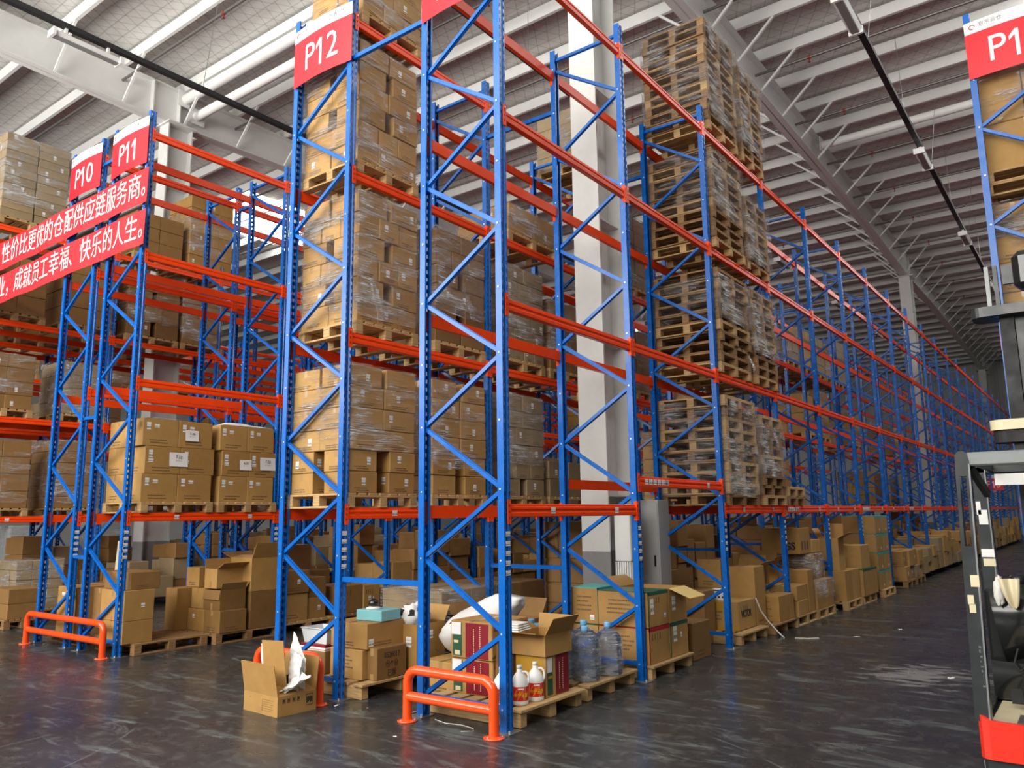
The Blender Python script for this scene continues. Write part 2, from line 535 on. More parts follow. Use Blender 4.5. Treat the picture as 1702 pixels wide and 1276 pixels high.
    def grid(self, fn, nu, nv, smooth=True):
        v = [fn(i / nu, j / nv) for j in range(nv + 1) for i in range(nu + 1)]
        f = [(j * (nu + 1) + i, j * (nu + 1) + i + 1, (j + 1) * (nu + 1) + i + 1, (j + 1) * (nu + 1) + i) for j in range(nv) for i in range(nu)]
        return self.add(v, f, smooth)
    def mesh(self, name):
        me = bpy.data.meshes.new(name)
        me.from_pydata(self.v, [], self.f)
        for m in self.mats:
            me.materials.append(m)
        me.polygons.foreach_set('material_index', self.mi)
        me.polygons.foreach_set('use_smooth', self.sm)
        me.update()
        return me
    def build(self, name, parent=None, loc=(0, 0, 0), rz=0.0):
        return put(self.mesh(name), name, parent, loc, rz)

def put(me, name, parent=None, loc=(0, 0, 0), rz=0.0):
    o = bpy.data.objects.new(name, me)
    o.location = loc
    o.rotation_euler = (0, 0, rz)
    if parent is not None:
        o.parent = parent
    COL.objects.link(o)
    return o

LABELS = {}
def tag(o, label, cat, group=None):
    for a, b in (('P13\'s ', 'the aisle rack\'s '), ('the P13 corner post', 'the nearest corner post'), ('the P13 ', 'the aisle '), ('P13', 'the aisle rack')):
        label = label.replace(a, b)
    o['label'] = label
    o['category'] = cat
    if group:
        o['group'] = group
    LABELS.setdefault(label, []).append(o.name)
    return o

def thing(name, label, cat, loc=(0, 0, 0), rz=0.0, group=None):
    o = bpy.data.objects.new(name, None)
    o.empty_display_size = 0.1
    o.location = loc
    o.rotation_euler = (0, 0, rz)
    COL.objects.link(o)
    return tag(o, label, cat, group)

def struct(o):
    o['kind'] = 'structure'
    return o

_text_cache = {}
def text_mesh(s, size, mat, thick=0.0015, squash=1.0, bold=0.0):
    key = (s, size, mat, thick, squash, bold)
    if key in _text_cache:
        return _text_cache[key]
    cu = bpy.data.curves.new('lettering', 'FONT')
    cu.body = s
    cu.size = size
    cu.extrude = thick
    cu.offset = bold
    cu.align_x = 'CENTER'
    cu.align_y = 'CENTER'
    o = bpy.data.objects.new('lettering', cu)
    COL.objects.link(o)
    bpy.context.view_layer.update()
    me = bpy.data.meshes.new_from_object(o.evaluated_get(bpy.context.evaluated_depsgraph_get()))
    bpy.data.objects.remove(o)
    for v in me.vertices:
        v.co.x *= squash
    me.materials.clear()
    me.materials.append(M[mat])
    me.name = 'lettering'
    _text_cache[key] = me
    return me

def text_on(parent, s, size, mat, loc, face='-Y', squash=1.0, bold=0.0, name='lettering', roll=0.0):
    """lettering on a face that looks along -Y or +X"""
    o = put(text_mesh(s, size, mat, 0.0012, squash, bold), name, parent, loc)
    o.rotation_euler = (PI / 2, roll, 0) if face == '-Y' else (PI / 2, roll, PI / 2)
    return o

# ------------------------------------------------------------------ building shell
def dz(y):
    return -max(0.0, y - 22.0) * 0.016
X_WALL, Y_WALL = -46.0, 61.0

b = MB().mat('floor')
b.add([(X_WALL, -14, 0), (22, -14, 0), (22, Y_WALL, 0), (X_WALL, Y_WALL, 0), (X_WALL, -14, -0.2), (22, -14, -0.2), (22, Y_WALL, -0.2), (X_WALL, Y_WALL, -0.2)],
      [(0, 1, 2, 3), (7, 6, 5, 4), (0, 4, 5, 1), (1, 5, 6, 2), (2, 6, 7, 3), (3, 7, 4, 0)])
struct(b.build('floor'))

# the roof is split round its daylight panels
SKY = [(-25.0, -21.3, 14.3, 18.0), (0.4, 2.0, 9.0, 24.0), (0.4, 2.0, 29.0, 44.0), (-12.0, -9.0, -9.0, -4.0), (-3.0, 0.0, -9.0, -4.0), (-25.0, -20.0, 34.0, 44.0)]
def roof_z(y):
    return 12.25 + dz(y)
b = MB().mat('roof')
ys = sorted({-14.0, 22.0, Y_WALL} | {s[2] for s in SKY} | {s[3] for s in SKY})
xs = sorted({X_WALL, 22.0} | {s[0] for s in SKY} | {s[1] for s in SKY})
for i in range(len(ys) - 1):
    for j in range(len(xs) - 1):
        y0, y1, x0, x1 = ys[i], ys[i + 1], xs[j], xs[j + 1]
        cx, cy = (x0 + x1) / 2, (y0 + y1) / 2
        if any(s[0] < cx < s[1] and s[2] < cy < s[3] for s in SKY):
            continue
        b.quad((x0, y0, roof_z(y0)), (x0, y1, roof_z(y1)), (x1, y1, roof_z(y1)), (x1, y0, roof_z(y0)))
ceiling = struct(b.build('ceiling'))
for i, (x0, x1, y0, y1) in enumerate(SKY):
    b = MB().mat('skylight')
    b.quad((x0, y0, roof_z(y0) + .02), (x0, y1, roof_z(y1) + .02), (x1, y1, roof_z(y1) + .02), (x1, y0, roof_z(y0) + .02))
    struct(b.build('window_%d' % (i + 1)))

b = MB().mat('wall').box(X_WALL - .2, 22, Y_WALL, Y_WALL + .2, 0, 12.4)
struct(b.build('wall_far'))
b = MB().mat('wall').box(X_WALL - .2, X_WALL, -14, Y_WALL, 0, 12.4)
struct(b.build('wall_left'))
b = MB().mat('wall').box(22, 22.2, -14, Y_WALL, 0, 12.4)
struct(b.build('wall_right'))

# purlins across the roof
PUR_Y = [2.1 + 1.47 * k for k in range(40)]
pm = MB().mat('white_steel')
pm.box(X_WALL + .1, 21.9, -.035, .035, 0, .012).box(X_WALL + .1, 21.9, -.035, -.023, .012, .25).box(X_WALL + .1, 21.9, -.035, .035, .25, .262).box(X_WALL + .1, 21.9, .025, .035, .012, .035).box(X_WALL + .1, 21.9, .025, .035, .225, .25)
pmesh = pm.mesh('purlin')
for y in PUR_Y:
    if y < Y_WALL - .3:
        struct(put(pmesh, 'purlin', ceiling, (0, y, 11.93 + dz(y))))

def rafter_bottom(y, yc):
    return 11.15 + dz(y) - 0.16 * max(0.0, 1 - abs(y - yc) / 6.0)
COLS_Y = (9.0, 33.5, 58.0)
for X in (-16.97, -5.42):
    b = MB().mat('white_steel')
    ysr = [-10 + 1.0 * k for k in range(71)]
    for i in range(len(ysr) - 1):
        ya, yb = ysr[i], ysr[i + 1]
        yc = min(COLS_Y, key=lambda c: abs(c - (ya + yb) / 2))
        za, zb = rafter_bottom(ya, yc), rafter_bottom(yb, yc)
        ta, tb = 11.92 + dz(ya), 11.92 + dz(yb)
        for x0, x1, la, lb, ha, hb in ((X - .15, X + .15, za, zb, za + .02, zb + .02), (X - .15, X + .15, ta - .02, tb - .02, ta, tb), (X - .008, X + .008, za, zb, ta, tb)):
            v = [(x0, ya, la), (x1, ya, la), (x1, ya, ha), (x0, ya, ha), (x0, yb, lb), (x1, yb, lb), (x1, yb, hb), (x0, yb, hb)]
            b.add(v, [(0, 1, 5, 4), (1, 2, 6, 5), (2, 3, 7, 6), (3, 0, 4, 7), (0, 3, 2, 1), (4, 5, 6, 7)], False)
    # stiffeners and splice plates
    for yc in COLS_Y:
        for dy in (-.33, .33):
            zb = rafter_bottom(yc + dy, yc)
            b.box(X - .15, X + .15, yc + dy - .012, yc + dy + .012, zb, 11.92 + dz(yc))
    rf = struct(b.build('roof_rafter', ceiling))
    n = 0
    for y in PUR_Y:
        if 3.0 < y < 58:
            yc = min(COLS_Y, key=lambda c: abs(c - y))
            for s in ((1, -1) if n < 49 else (1,)):
                br = MB().mat('white_steel').bar((X + s * .12, y, rafter_bottom(y, yc) + .03), (X + s * .95, y, 11.94 + dz(y)), .05, .05)
                struct(br.build('fly_brace', rf))
                n += 1

def h_column(X, Y, top, w=.40, d=.62):
    b = MB().mat('column')
    b.box(X - w / 2, X + w / 2, Y - d / 2, Y - d / 2 + .03, 0, top)
    b.box(X - w / 2, X + w / 2, Y + d / 2 - .03, Y + d / 2, 0, top)
    b.box(X - .01, X + .01, Y - d / 2 + .03, Y + d / 2 - .03, 0, top)
    for z in (1.9, 3.9, 5.6, 7.5, 9.4):
        b.box(X + .01, X + w / 2 - .03, Y - d / 2 + .03, Y + d / 2 - .03, z, z + .015)
    b.box(X - w / 2 - .12, X + w / 2 + .12, Y - d / 2 - .06, Y + d / 2 + .06, top, top + .03)
    return struct(b.build('column'))
h_column(-5.20, 9.0, 10.96)
h_column(-5.42, 33.5, 10.76)
h_column(-5.42, 57.5, 10.4)
h_column(-16.97, 9.35, 10.96)
h_column(-16.97, 33.5, 10.76)

# round tie tubes between the column heads
for y, z, r, lab in ((9.45, 11.72, .12, 'large white round tie tube spanning the roof beside the left column head'),
                     (9.75, 11.40, .11, 'lower white round tie tube running just under the larger one'),
                     (21.4, 11.62, .11, 'white round tie tube crossing the roof over the far aisle')):
    x0, x1 = (-16.8, -5.6) if y < 15 else (-5.2, 12)
    o = MB().mat('white_steel').tube([(x0, 0, 0), (x1, 0, 0)], r, 20).build('tie_tube', None, (0, y, z))
    tag(o, lab, 'pipe')
    o2 = MB().mat('white_steel')
    for xx in (x0, x1):
        o2.box(xx - .012, xx + .012, -.2, .2, -.2, .2)
    o2.build('end_plate', o)

# sprinkler pipes with hangers
ORD = ['first', 'second', 'third', 'fourth', 'fifth', 'sixth', 'seventh', 'eighth', 'ninth', 'tenth', 'eleventh', 'twelfth', 'thirteenth', 'fourteenth', 'fifteenth', 'sixteenth', 'seventeenth', 'eighteenth', 'nineteenth', 'twentieth', 'twenty-first', 'twenty-second', 'twenty-third', 'twenty-fourth']
head_m = MB().mat('red_fitting').tube([(-.03, 0, 0), (.03, 0, 0)], .042, 10).box(-.01, .01, -.01, .01, -.11, -.04).box(-.022, .022, -.022, .022, -.12, -.11)
head_mesh = head_m.mesh('sprinkler_head')
hang_m = MB().mat('pipe').bar((0, 0, .02), (0, .42, .28), .03, .012).mesh('pipe_hanger')
for k, y in enumerate([5.05 + 2.94 * k for k in range(14)]):
    z = 11.62 + dz(y)
    o = MB().mat('pipe').tube([(-28, 0, 0), (14, 0, 0)], .032, 10).build('sprinkler_pipe', None, (0, y, z))
    tag(o, 'thin grey sprinkler pipe under the roof, %s one from the front' % ORD[k], 'pipe', 'sprinkler pipes under the roof')
    for i in range(9):
        put(head_mesh, 'sprinkler_head', o, (-26.2 + 4.4 * i, 0, 0))
        put(hang_m, 'pipe_hanger', o, (-25.0 + 4.4 * i, 0, 0))

# cable trays with lamp fittings, all switched off
fm = MB().mat('white_steel')
fm.extrude_y([(-.07, 0), (.07, 0), (.11, .06), (.06, .10), (-.06, .10), (-.11, .06)], 0, 1.15).mat('grey_paint').box(-.06, .06, .03, 1.12, -.012, -.002)
fm.mat('white_steel').box(-.115, .115, -.02, .03, -.02, .11).box(-.115, .115, 1.12, 1.17, -.02, .11).box(-.03, .03, .2, .24, .1, .22).box(-.03, .03, .92, .96, .1, .22)
fmesh = fm.mesh('lamp_fitting')
for X, z, y0, where in ((-13.45, 9.95, 5.1, 'left-hand'), (-7.87, 10.05, 18.5, 'middle'), (-2.58, 9.95, 12.4, 'right-hand')):
    t = MB().mat('dark_steel').box(-.055, .055, -6, 58, .03, .045).box(-.055, -.045, -6, 58, .045, .12).box(.045, .055, -6, 58, .045, .12).build('cable_tray', None, (X, 0, z + .06))
    names = {'left-hand': 'dark cable tray hanging over the aisle left of sign P10', 'middle': 'dark cable tray hanging over the aisle between signs P11 and P12', 'right-hand': 'dark cable tray with lamps hanging over the forklift aisle'}
    tag(t, names[where], 'cable tray', 'cable trays under the roof')
    for k in range(18):
        y = -2 + 3.3 * k
        MB().mat('steel').tube([(0, y, .12), (.25 if k % 2 else -.05, y + .1, 12.1 + dz(y) - z - .06)], .006, 5, False).build('hanger_wire', t)
    for k in range(6):
        o = put(fmesh, 'lamp_fitting', None, (X, y0 + 6.9 * k, z - .13))
        tag(o, 'white linear lamp fitting, %s along the cable tray over the %s aisle' % (ORD[k], {'left-hand': 'P10', 'middle': 'P12', 'right-hand': 'forklift'}[where]), 'lamp', 'lamp fittings under the cable trays')

# ------------------------------------------------------------------ pallet racks
WX, WY, HP = .066, .086, 7.32
LEV = [1.72, 3.48, 5.23, 6.98]
def post_mesh():
    """slotted C-section upright: perforated web on the outer side (+x), open on the inner side"""
    b = MB().mat('blue')
    t = .0025
    xo = WX / 2
    for s in (-1, 1):
        ya, yb = (-WY / 2, -WY / 2 + t) if s < 0 else (WY / 2 - t, WY / 2)
        b.box(-xo, xo, ya, yb, 0, HP)
        b.box(-xo, -xo + t, ya if s < 0 else WY / 2 - .018, -WY / 2 + .018 if s < 0 else yb, 0, HP)
    # web: ridge down the middle, a column of slots each side of it
    cols = [-WY / 2, -.034, -.021, -.013, .013, .021, .034, WY / 2]
    dep = [0, 0, 0, -.010, -.010, 0, 0, 0]
    for i in range(7):
        if i in (1, 5):
            continue
        b.quad((xo + dep[i], cols[i], 0), (xo + dep[i + 1], cols[i + 1], 0), (xo + dep[i + 1], cols[i + 1], HP), (xo + dep[i], cols[i], HP))
    z = 0.0
    while z < HP:
        z1 = min(HP, z + .040)
        for i in (1, 5):
            b.quad((xo, cols[i], z), (xo, cols[i + 1], z), (xo, cols[i + 1], z1), (xo, cols[i], z1))
        z += .075
    b.mat('bolt')
    for k in range(13):
        z = .17 + .575 * k
        for s in (-1, 1):
            y = s * (WY / 2 + .002)
            b.box(-.012, .002, y - .003, y + .003, z - .007, z + .007)
    return b.mesh('post')
POST = post_mesh()
FOOT = MB().mat('steel').box(-.075, .075, -.085, .085, 0, .008).mat('bolt').tube([(.055, -.06, .008), (.055, -.06, .03)], .009, 8).tube([(-.055, .06, .008), (-.055, .06, .03)], .009, 8).mesh('foot_plate')
BARCODES = MB().mat('label').box(0, .001, -.03, .03, -.02, .02).mesh('barcode_label')
def brace_segments(w):
    """(from, to) pairs of the zigzag, x measured from the left post"""
    a, c = WX * .5, w - WX * .5
    nodes, z, left = [], .17, True
    while z < HP - .2:
        nodes.append((a if left else c, z))
        z += .575
        left = not left
    seg = [(nodes[i], nodes[i + 1]) for i in range(len(nodes) - 1)]
    seg.append(((a, .17), (c, .17)))
    seg.append(((a, HP - .12), (c, HP - .12)))
    return seg
_brace_cache = {}
def brace_meshes(w):
    w = round(w, 3)
    if w not in _brace_cache:
        ms, all_ = [], MB().mat('blue')
        for (xa, za), (xb, zb) in brace_segments(w):
            m = MB().mat('blue')
            for t in (m, all_):
                t.bar((xa, -.006, za), (xb, -.006, zb), .022, .034, (0, 0, 1))
                t.bar((xa, .01, za), (xb, .01, zb), .012, .044, (0, 0, 1))
            ms.append(m.mesh('brace'))
        _brace_cache[w] = (ms, all_.mesh('bracing'))
    return _brace_cache[w]
_beam_cache = {}
def beam_mesh(L):
    L = round(L, 3)
    if L not in _beam_cache:
        o = [(-.025, -.055), (.019, -.055), (.025, -.049), (.025, -.020), (.018, -.013), (.018, .004), (.025, .011), (.025, .026), (.021, .031), (.010, .034), (.010, .050), (.005, .055), (-.025, .055)]
        _beam_cache[L] = MB().mat('orange').extrude_y(o, -L / 2, L / 2).mesh('beam')
    return _beam_cache[L]
def connector_mesh():
    b = MB().mat('orange')
    b.box(-.03, .0, -.004, .004, -.11, .09)           # end plate along the post side
    b.box(.0, .0055, -.042, .004, -.11, .09)          # face plate lapping the post
    b.mat('hole')
    for z in (-.07, -.02, .03):
        b.quad((.0062, -.026, z), (.0062, -.016, z), (.0062, -.016, z + .02), (.0062, -.026, z + .02))
    b.mat('bolt').box(.0055, .008, -.018, -.01, .065, .073)
    return b.mesh('end_connector')
CONN = connector_mesh()
TAGM = MB().mat('label').box(0, .0012, -.035, .035, -.028, .028).mesh('location_tag')
TAGROW = MB().mat('label')
for k in range(6):
    TAGROW.box(0, .0012, -.3 + k * .1, -.3 + k * .1 + .08, -.03, .03)
TAGROW = TAGROW.mesh('location_tag')

RACKS = {}
def rack(key, label, xl, xr, ys, braced=3, tags=(), alt=None, spacers=None, barcodes=0, levels=LEV):
    """one bolted run of racking between x = xl and x = xr with frames at ys"""
    x0, y0 = (xl + xr) / 2, ys[0]
    root = thing('pallet_rack', label, 'pallet rack', (x0, y0, 0))
    RACKS[key] = root
    w = xr - xl
    ms, lat = brace_meshes(w)
    extra_beams = MB()
    nb = 0
    for k, y in enumerate(ys):
        fr = bpy.data.objects.new('upright_frame', None)
        fr.parent = root
        fr.location = (-w / 2, y - y0, 0)
        COL.objects.link(fr)
        put(POST, 'post', fr, (w - WX / 2, 0, 0))
        put(POST, 'post', fr, (WX / 2, 0, 0), PI)
        if k < braced:
            for m in ms:
                put(m, 'brace', fr)
            put(FOOT, 'foot_plate', fr, (w - WX / 2 + .02, 0, 0))
            put(FOOT, 'foot_plate', fr, (WX / 2 - .02, 0, 0))
        else:
            put(lat, 'bracing', fr)
        if k < barcodes:
            for i in range(5):
                put(BARCODES, 'barcode_label', fr, (w + .0012, .004, 1.22 + .078 * i))
    for k in range(len(ys) - 1):
        ya, yb = ys[k] - y0, ys[k + 1] - y0
        L = yb - ya - WY
        for li, z in enumerate(levels):
            if alt and (k, li) in alt:
                z = alt[(k, li)]
            for s in (1, -1):
                xf = s * w / 2
                if nb < 96:
                    bm = put(beam_mesh(L), 'beam', root, (xf - s * .027, (ya + yb) / 2, z), 0 if s > 0 else PI)
                    put(CONN, 'end_connector', bm, (.027, -L / 2, 0))
                    c = put(CONN, 'end_connector', bm, (.027, L / 2, 0))
                    c.scale = (1, -1, 1)
                    if s > 0 and (k, li) in tags:
                        for t in ((-.42, .62) if li == 0 else (.3,)):
                            put(TAGM, 'location_tag', bm, (.0255, t * L / 2, .0))
                        if k % 2 == 1:
                            put(TAGROW, 'location_tag', bm, (.0255, -.62 * L / 2, .0))
                else:
                    extra_beams.mat('orange').box(xf - .052 if s > 0 else xf + .002, xf - .002 if s > 0 else xf + .052, ya + WY / 2, yb - WY / 2, z - .055, z + .055)
                    extra_beams.box(xf - .01, xf + .01, ya - .04, ya + WY / 2 + .01, z - .11, z + .09)
                nb += 1
    if extra_beams.v:
        e = extra_beams.build('beam', root)
        e['kind'] = 'stuff'
    if spacers:
        gap, zs, kmax = spacers
        for k, y in enumerate(ys[:kmax]):
            for z in zs:
                MB().mat('blue').bar((-w / 2, y - y0, z), (-w / 2 - gap, y - y0, z), .04, .045).build('row_spacer', root)
    return root

Y0, Y1, Y2, Y3 = 5.195, 7.48, 9.82, 12.17
YS = [Y0, Y1, Y2, Y3] + [Y3 + 2.365 * k for k in range(1, 19)]
P13L, P13R, P12L, P12R = -4.90, -3.94, -6.88, -5.92
P11L, P11R, P10L, P10R = -11.04, -10.05, -12.33, -11.38
P9L, P9R, P8L, P8R = -16.46, -15.50, -18.44, -17.48
P7L, P7R, P6L, P6R = -22.60, -21.64, -23.9, -22.94
P14L, P14R = -0.72, 0.26
t0 = {(k, 0) for k in range(8)}
rack('P13', 'blue and orange pallet rack along the forklift aisle, carrying the cut-off red sign', P13L, P13R, YS, 6, t0, {(1, 0): 2.02}, (P13L - P12R, (1.1, 6.53), 7), 7)
rack('P12', 'blue and orange pallet rack of wrapped cartons carrying the P12 sign', P12L, P12R, YS, 5, {(0, 0)}, None, None, 1)
rack('P11', 'blue and orange pallet rack carrying the P11 sign', P11L, P11R, YS[:15], 4, {(0, 0), (1, 0)}, None, (P11L - P10R, (1.2, 3.1, 6.9), 4), 2)
rack('P10', 'blue and orange pallet rack carrying the P10 sign', P10L, P10R, YS[:13], 2, (), None, None, 1)
rack('P9', 'blue and orange pallet rack across the aisle from the P10 rack, left edge of photo', P9L, P9R, YS[:12], 1, {(0, 0)}, None, None, 1)
rack('P8', 'blue and orange pallet rack behind the leftmost rack, beyond the far white column', P8L, P8R, YS[:11], 0)
rack('P7', 'dim pallet rack two aisles left of the P10 sign', P7L, P7R, YS[:11], 0)
rack('P6', 'dim pallet rack backing the rack two aisles left of P10', P6L, P6R, YS[:9], 0)
rack('P14', 'blue pallet rack at right edge of photo behind the forklift', P14L, P14R, YS[2:12], 2, {(0, 0)}, None, None, 1)

# ------------------------------------------------------------------ pallets
PH = .144
_pal = {}
def pallet_parts(W, L, old):
    key = (round(W, 2), round(L, 2), old)
    if key not in _pal:
        rnd = random.Random(int(W * 100) + int(L * 1000))
        mt = 'wood_old' if old else 'wood'
        top = MB().mat(mt)
        n = 7
        bw = L / (n + 1.6)
        for i in range(n):
            y = -L / 2 + bw / 2 + i * (L - bw) / (n - 1)
            top.cbox(-W / 2, W / 2, y - bw / 2 + rnd.uniform(0, .008), y + bw / 2 - rnd.uniform(0, .008), PH - .022, PH, .003)
        for x in (-W / 2 + .05, 0, W / 2 - .05):
            top.cbox(x - .05, x + .05, -L / 2, L / 2, PH - .042, PH - .022, .002)
        bot = MB().mat(mt)
        for y in (-L / 2 + .05, 0, L / 2 - .05):
            bot.cbox(-W / 2, W / 2, y - .05, y + .05, 0, .02, .003)
        blk = MB().mat(mt).cbox(-.05, .05, -.05, .05, .02, PH - .042, .004)
        whole = MB().mat(mt)
        _pal[key] = (top.mesh('top_deck'), bot.mesh('bottom_deck'), blk.mesh('block'))
    return _pal[key]
def bearer_pallet(label, x, y, z, W=1.0, L=1.0, rz=0.0, old=False, seed=0):
    """one-way pallet: planks laid along y on three bearers that run along x"""
    rnd = random.Random(seed)
    mt = 'wood_old' if old else 'wood'
    root = thing('wooden_pallet', label, 'pallet', (x, y, z), rz)
    bm = MB().mat(mt).cbox(-W / 2 + .01, W / 2 - .03, -.045, .045, 0, PH - .026, .006).mesh('bearer')
    for j in (-1, 0, 1):
        put(bm, 'bearer', root, (rnd.uniform(-.01, .01), j * (L / 2 - .06), 0))
    d = MB().mat(mt)
    n = 6
    bw = .128
    for i in range(n):
        xc = -W / 2 + bw / 2 + i * (W - bw) / (n - 1)
        e = rnd.uniform(-.012, .012)
        k = len(d.v)
        d.cbox(-bw / 2, bw / 2, -L / 2 + e, L / 2 + e, PH - .026, PH, .004)
        a = rnd.uniform(-.008, .008)
        for q in range(k, len(d.v)):
            p = d.v[q]
            d.v[q] = (p[0] + xc + a * p[1], p[1], p[2])
    d.build('top_deck', root)
    return root
def pallet(label, x, y, z, W=1.0, L=1.0, rz=0.0, old=False, parts=True, group=None):
    """x, y is the middle of the pallet, z its underside"""
    t, bo, bl = pallet_parts(W, L, old)
    root = thing('wooden_pallet', label, 'pallet', (x, y, z), rz, group)
    put(t, 'top_deck', root)
    put(bo, 'bottom_deck', root)
    for i in (-1, 0, 1):
        for j in (-1, 0, 1):
            put(bl, 'block', root, (i * (W / 2 - .05), j * (L / 2 - .05), 0))
    return root

# ------------------------------------------------------------------ cartons
_cart = {}
def carton_mesh(w, d, h, mat='card', marks=0, tape=True):
    key = (round(w, 3), round(d, 3), round(h, 3), mat, marks, tape)
    if key in _cart:
        return _cart[key]
    rnd = random.Random(hash((round(w * 1000), round(d * 1000), round(h * 1000), marks)))
    b = MB().mat(mat).cbox(-w / 2, w / 2, -d / 2, d / 2, 0, h, .006)
    e = .0008
    if tape:
        b.mat('tape')
        tw = .024
        b.quad((-tw, -d / 2, h + e), (tw, -d / 2, h + e), (tw, d / 2, h + e), (-tw, d / 2, h + e))
        for s in (-1, 1):
            q = [(-tw, s * (d / 2 + e), h - .07), (tw, s * (d / 2 + e), h - .07), (tw, s * (d / 2 + e), h), (-tw, s * (d / 2 + e), h)]
            b.quad(*(q if s < 0 else q[::-1]))
            q = [(-tw, s * (d / 2 + e), 0.006), (tw, s * (d / 2 + e), 0.006), (tw, s * (d / 2 + e), .06), (-tw, s * (d / 2 + e), .06)]
            b.quad(*(q if s < 0 else q[::-1]))
        # flap seams across the short ends
        b.mat('dark_interior')
        b.quad((-.0015, -d / 2, h + 2 * e), (.0015, -d / 2, h + 2 * e), (.0015, d / 2, h + 2 * e), (-.0015, d / 2, h + 2 * e))
    if marks:
        b.mat('card_print')
        def pr(face, u, z, du, dzz):
            if face == 0:
                y = -d / 2 - e
                b.quad((u, y, z), (u + du, y, z), (u + du, y, z + dzz), (u, y, z + dzz))
            else:
                x = w / 2 + e
                b.quad((x, u, z), (x, u + du, z), (x, u + du, z + dzz), (x, u, z + dzz))
        for face, ext in ((0, w), (1, d)):
            if marks == 1 or face == 0:
                u = -ext * .32
                for ln in range(2 if marks == 1 else 4):
                    zz = h * (.72 - .12 * ln) if marks != 1 else h * (.2 - .1 * ln)
                    uu = u + rnd.uniform(0, .03)
                    while uu < u + ext * rnd.uniform(.4, .62):
                        du = rnd.uniform(.006, .018)
                        pr(face, uu, zz, du, min(.016, h * .05))
                        uu += du + .005
            if marks == 2 and face == 1:
                for q in range(4):
                    uu = -ext * .35 + q * ext * .12
                    pr(face, uu, h * .68, ext * .035, h * .15)
                    pr(face, uu - .006, h * .66, ext * .035 + .012, h * .015)
    me = b.mesh('carton')
    _cart[key] = me
    return me
_lab_mesh = {}
def label_mesh(face, w, h):
    key = (face, round(w, 3), round(h, 3))
    if key not in _lab_mesh:
        b = MB().mat('label')
        if face == 0:
            b.box(-w / 2, w / 2, -.0015, 0, -h / 2, h / 2)
        else:
            b.box(0, .0015, -w / 2, w / 2, -h / 2, h / 2)
        _lab_mesh[key] = b.mesh('label')
    return _lab_mesh[key]
LAB_RND = random.Random(5)
N_CARTON = [0]
def carton(label, x0, x1, y0, y1, z0, z1, mat='card', marks=0, labels=(), rz=0.0, group=None, tape=True, cat='carton'):
    """labels: (face, u, v, w, h) with face 0 = front, 1 = right-hand side, u v from the face middle"""
    w, d, h = x1 - x0, y1 - y0, z1 - z0
    o = put(carton_mesh(w, d, h, mat, marks, tape), 'carton', None, ((x0 + x1) / 2, (y0 + y1) / 2, z0), rz)
    tag(o, label, cat, group)
    N_CARTON[0] += 1
    for f, u, v, lw, lh in labels:
        if f == 0:
            put(label_mesh(0, lw, lh), 'label', o, (u, -d / 2, h / 2 + v))
        else:
            put(label_mesh(1, lw, lh), 'label', o, (w / 2, u, h / 2 + v))
    return o

STOCK = MB()
def stock_box(x0, x1, y0, y1, z0, z1, mat='card'):
    STOCK.mat(mat).cbox(x0, x1, y0, y1, z0, z1, .008)

def film(label, x0, x1, y0, y1, z0, z1, mat='film', seed=0, top=True, res=.045, group=None, tail=None, front=None):
    """stretch film wound round a load: a wrinkled shell with rounded corners"""
    rnd = random.Random(seed)
    off = Vector((rnd.uniform(0, 50), rnd.uniform(0, 50), rnd.uniform(0, 50)))
    cx, cy = (x0 + x1) / 2, (y0 + y1) / 2
    w, d, h = x1 - x0, y1 - y0, z1 - z0
    per = []
    nx, ny = max(3, int(w / res)), max(3, int(d / res))
    r = .02
    for i in range(nx + 1):
        per.append((-w / 2 + r + (w - 2 * r) * i / nx, -d / 2))
    for i in range(ny + 1):
        per.append((w / 2, -d / 2 + r + (d - 2 * r) * i / ny))
    for i in range(nx + 1):
        per.append((w / 2 - r - (w - 2 * r) * i / nx, d / 2))
    for i in range(ny + 1):
        per.append((-w / 2, d / 2 - r - (d - 2 * r) * i / ny))
    n = len(per)
    nz = max(4, int(h / res))
    v, f = [], []
    for j in range(nz + 1):
        z = h * j / nz
        for px, py in per:
            nv = mnoise.noise(Vector((px * 5, py * 5, z * 9)) + off)
            n2 = mnoise.noise(Vector((px * 3, py * 3, z * 26 + px * 6)) + off)
            g = .014 + .008 * nv + .006 * n2
            zz = z
            if j == nz:
                zz = z + .012 * nv
            if j == 0:
                zz = z + .03 * nv
            L = math.hypot(px / w, py / d)
            v.append((px + g * (px / w) * 2, py + g * (py / d) * 2, zz))
    for j in range(nz):
        for k in range(n):
            a, b2 = j * n + k, j * n + (k + 1) % n
            f.append((a, b2, b2 + n, a + n))
    if top:
        base = nz * n
        m = len(v)
        for px, py in per:
            v.append((px * .8, py * .8, h + .008 + .01 * mnoise.noise(Vector((px * 9, py * 9, 0)) + off)))
        for k in range(n):
            f.append((base + k, base + (k + 1) % n, m + (k + 1) % n, m + k))
    b = MB().mat(mat).add(v, f, True)
    if front:
        b.mat(front)
        for q in range(nz * n):
            if q % n <= nx:
                b.mi[q] = b.cur
    o = b.build('stretch_film', None, (cx, cy, z0))
    tag(o, label, 'stretch film', group)
    if tail:
        face, u, ztop, ln = tail
        tb = MB().mat('film_heavy')
        def fn(a, c):
            ww = .05 + .05 * math.sin(a * 3)
            s = (c - .5) * ww + .1 * a * a
            zz = ztop - ln * a
            out = .03 + .05 * math.sin(a * 2.5) + .015 * math.sin(c * 9)
            return (w / 2 + out, u + s, zz) if face == 1 else (u + s, -d / 2 - out, zz)
        tb.grid(fn, 14, 5)
        tb.build('loose_film_tail', o)
    return o

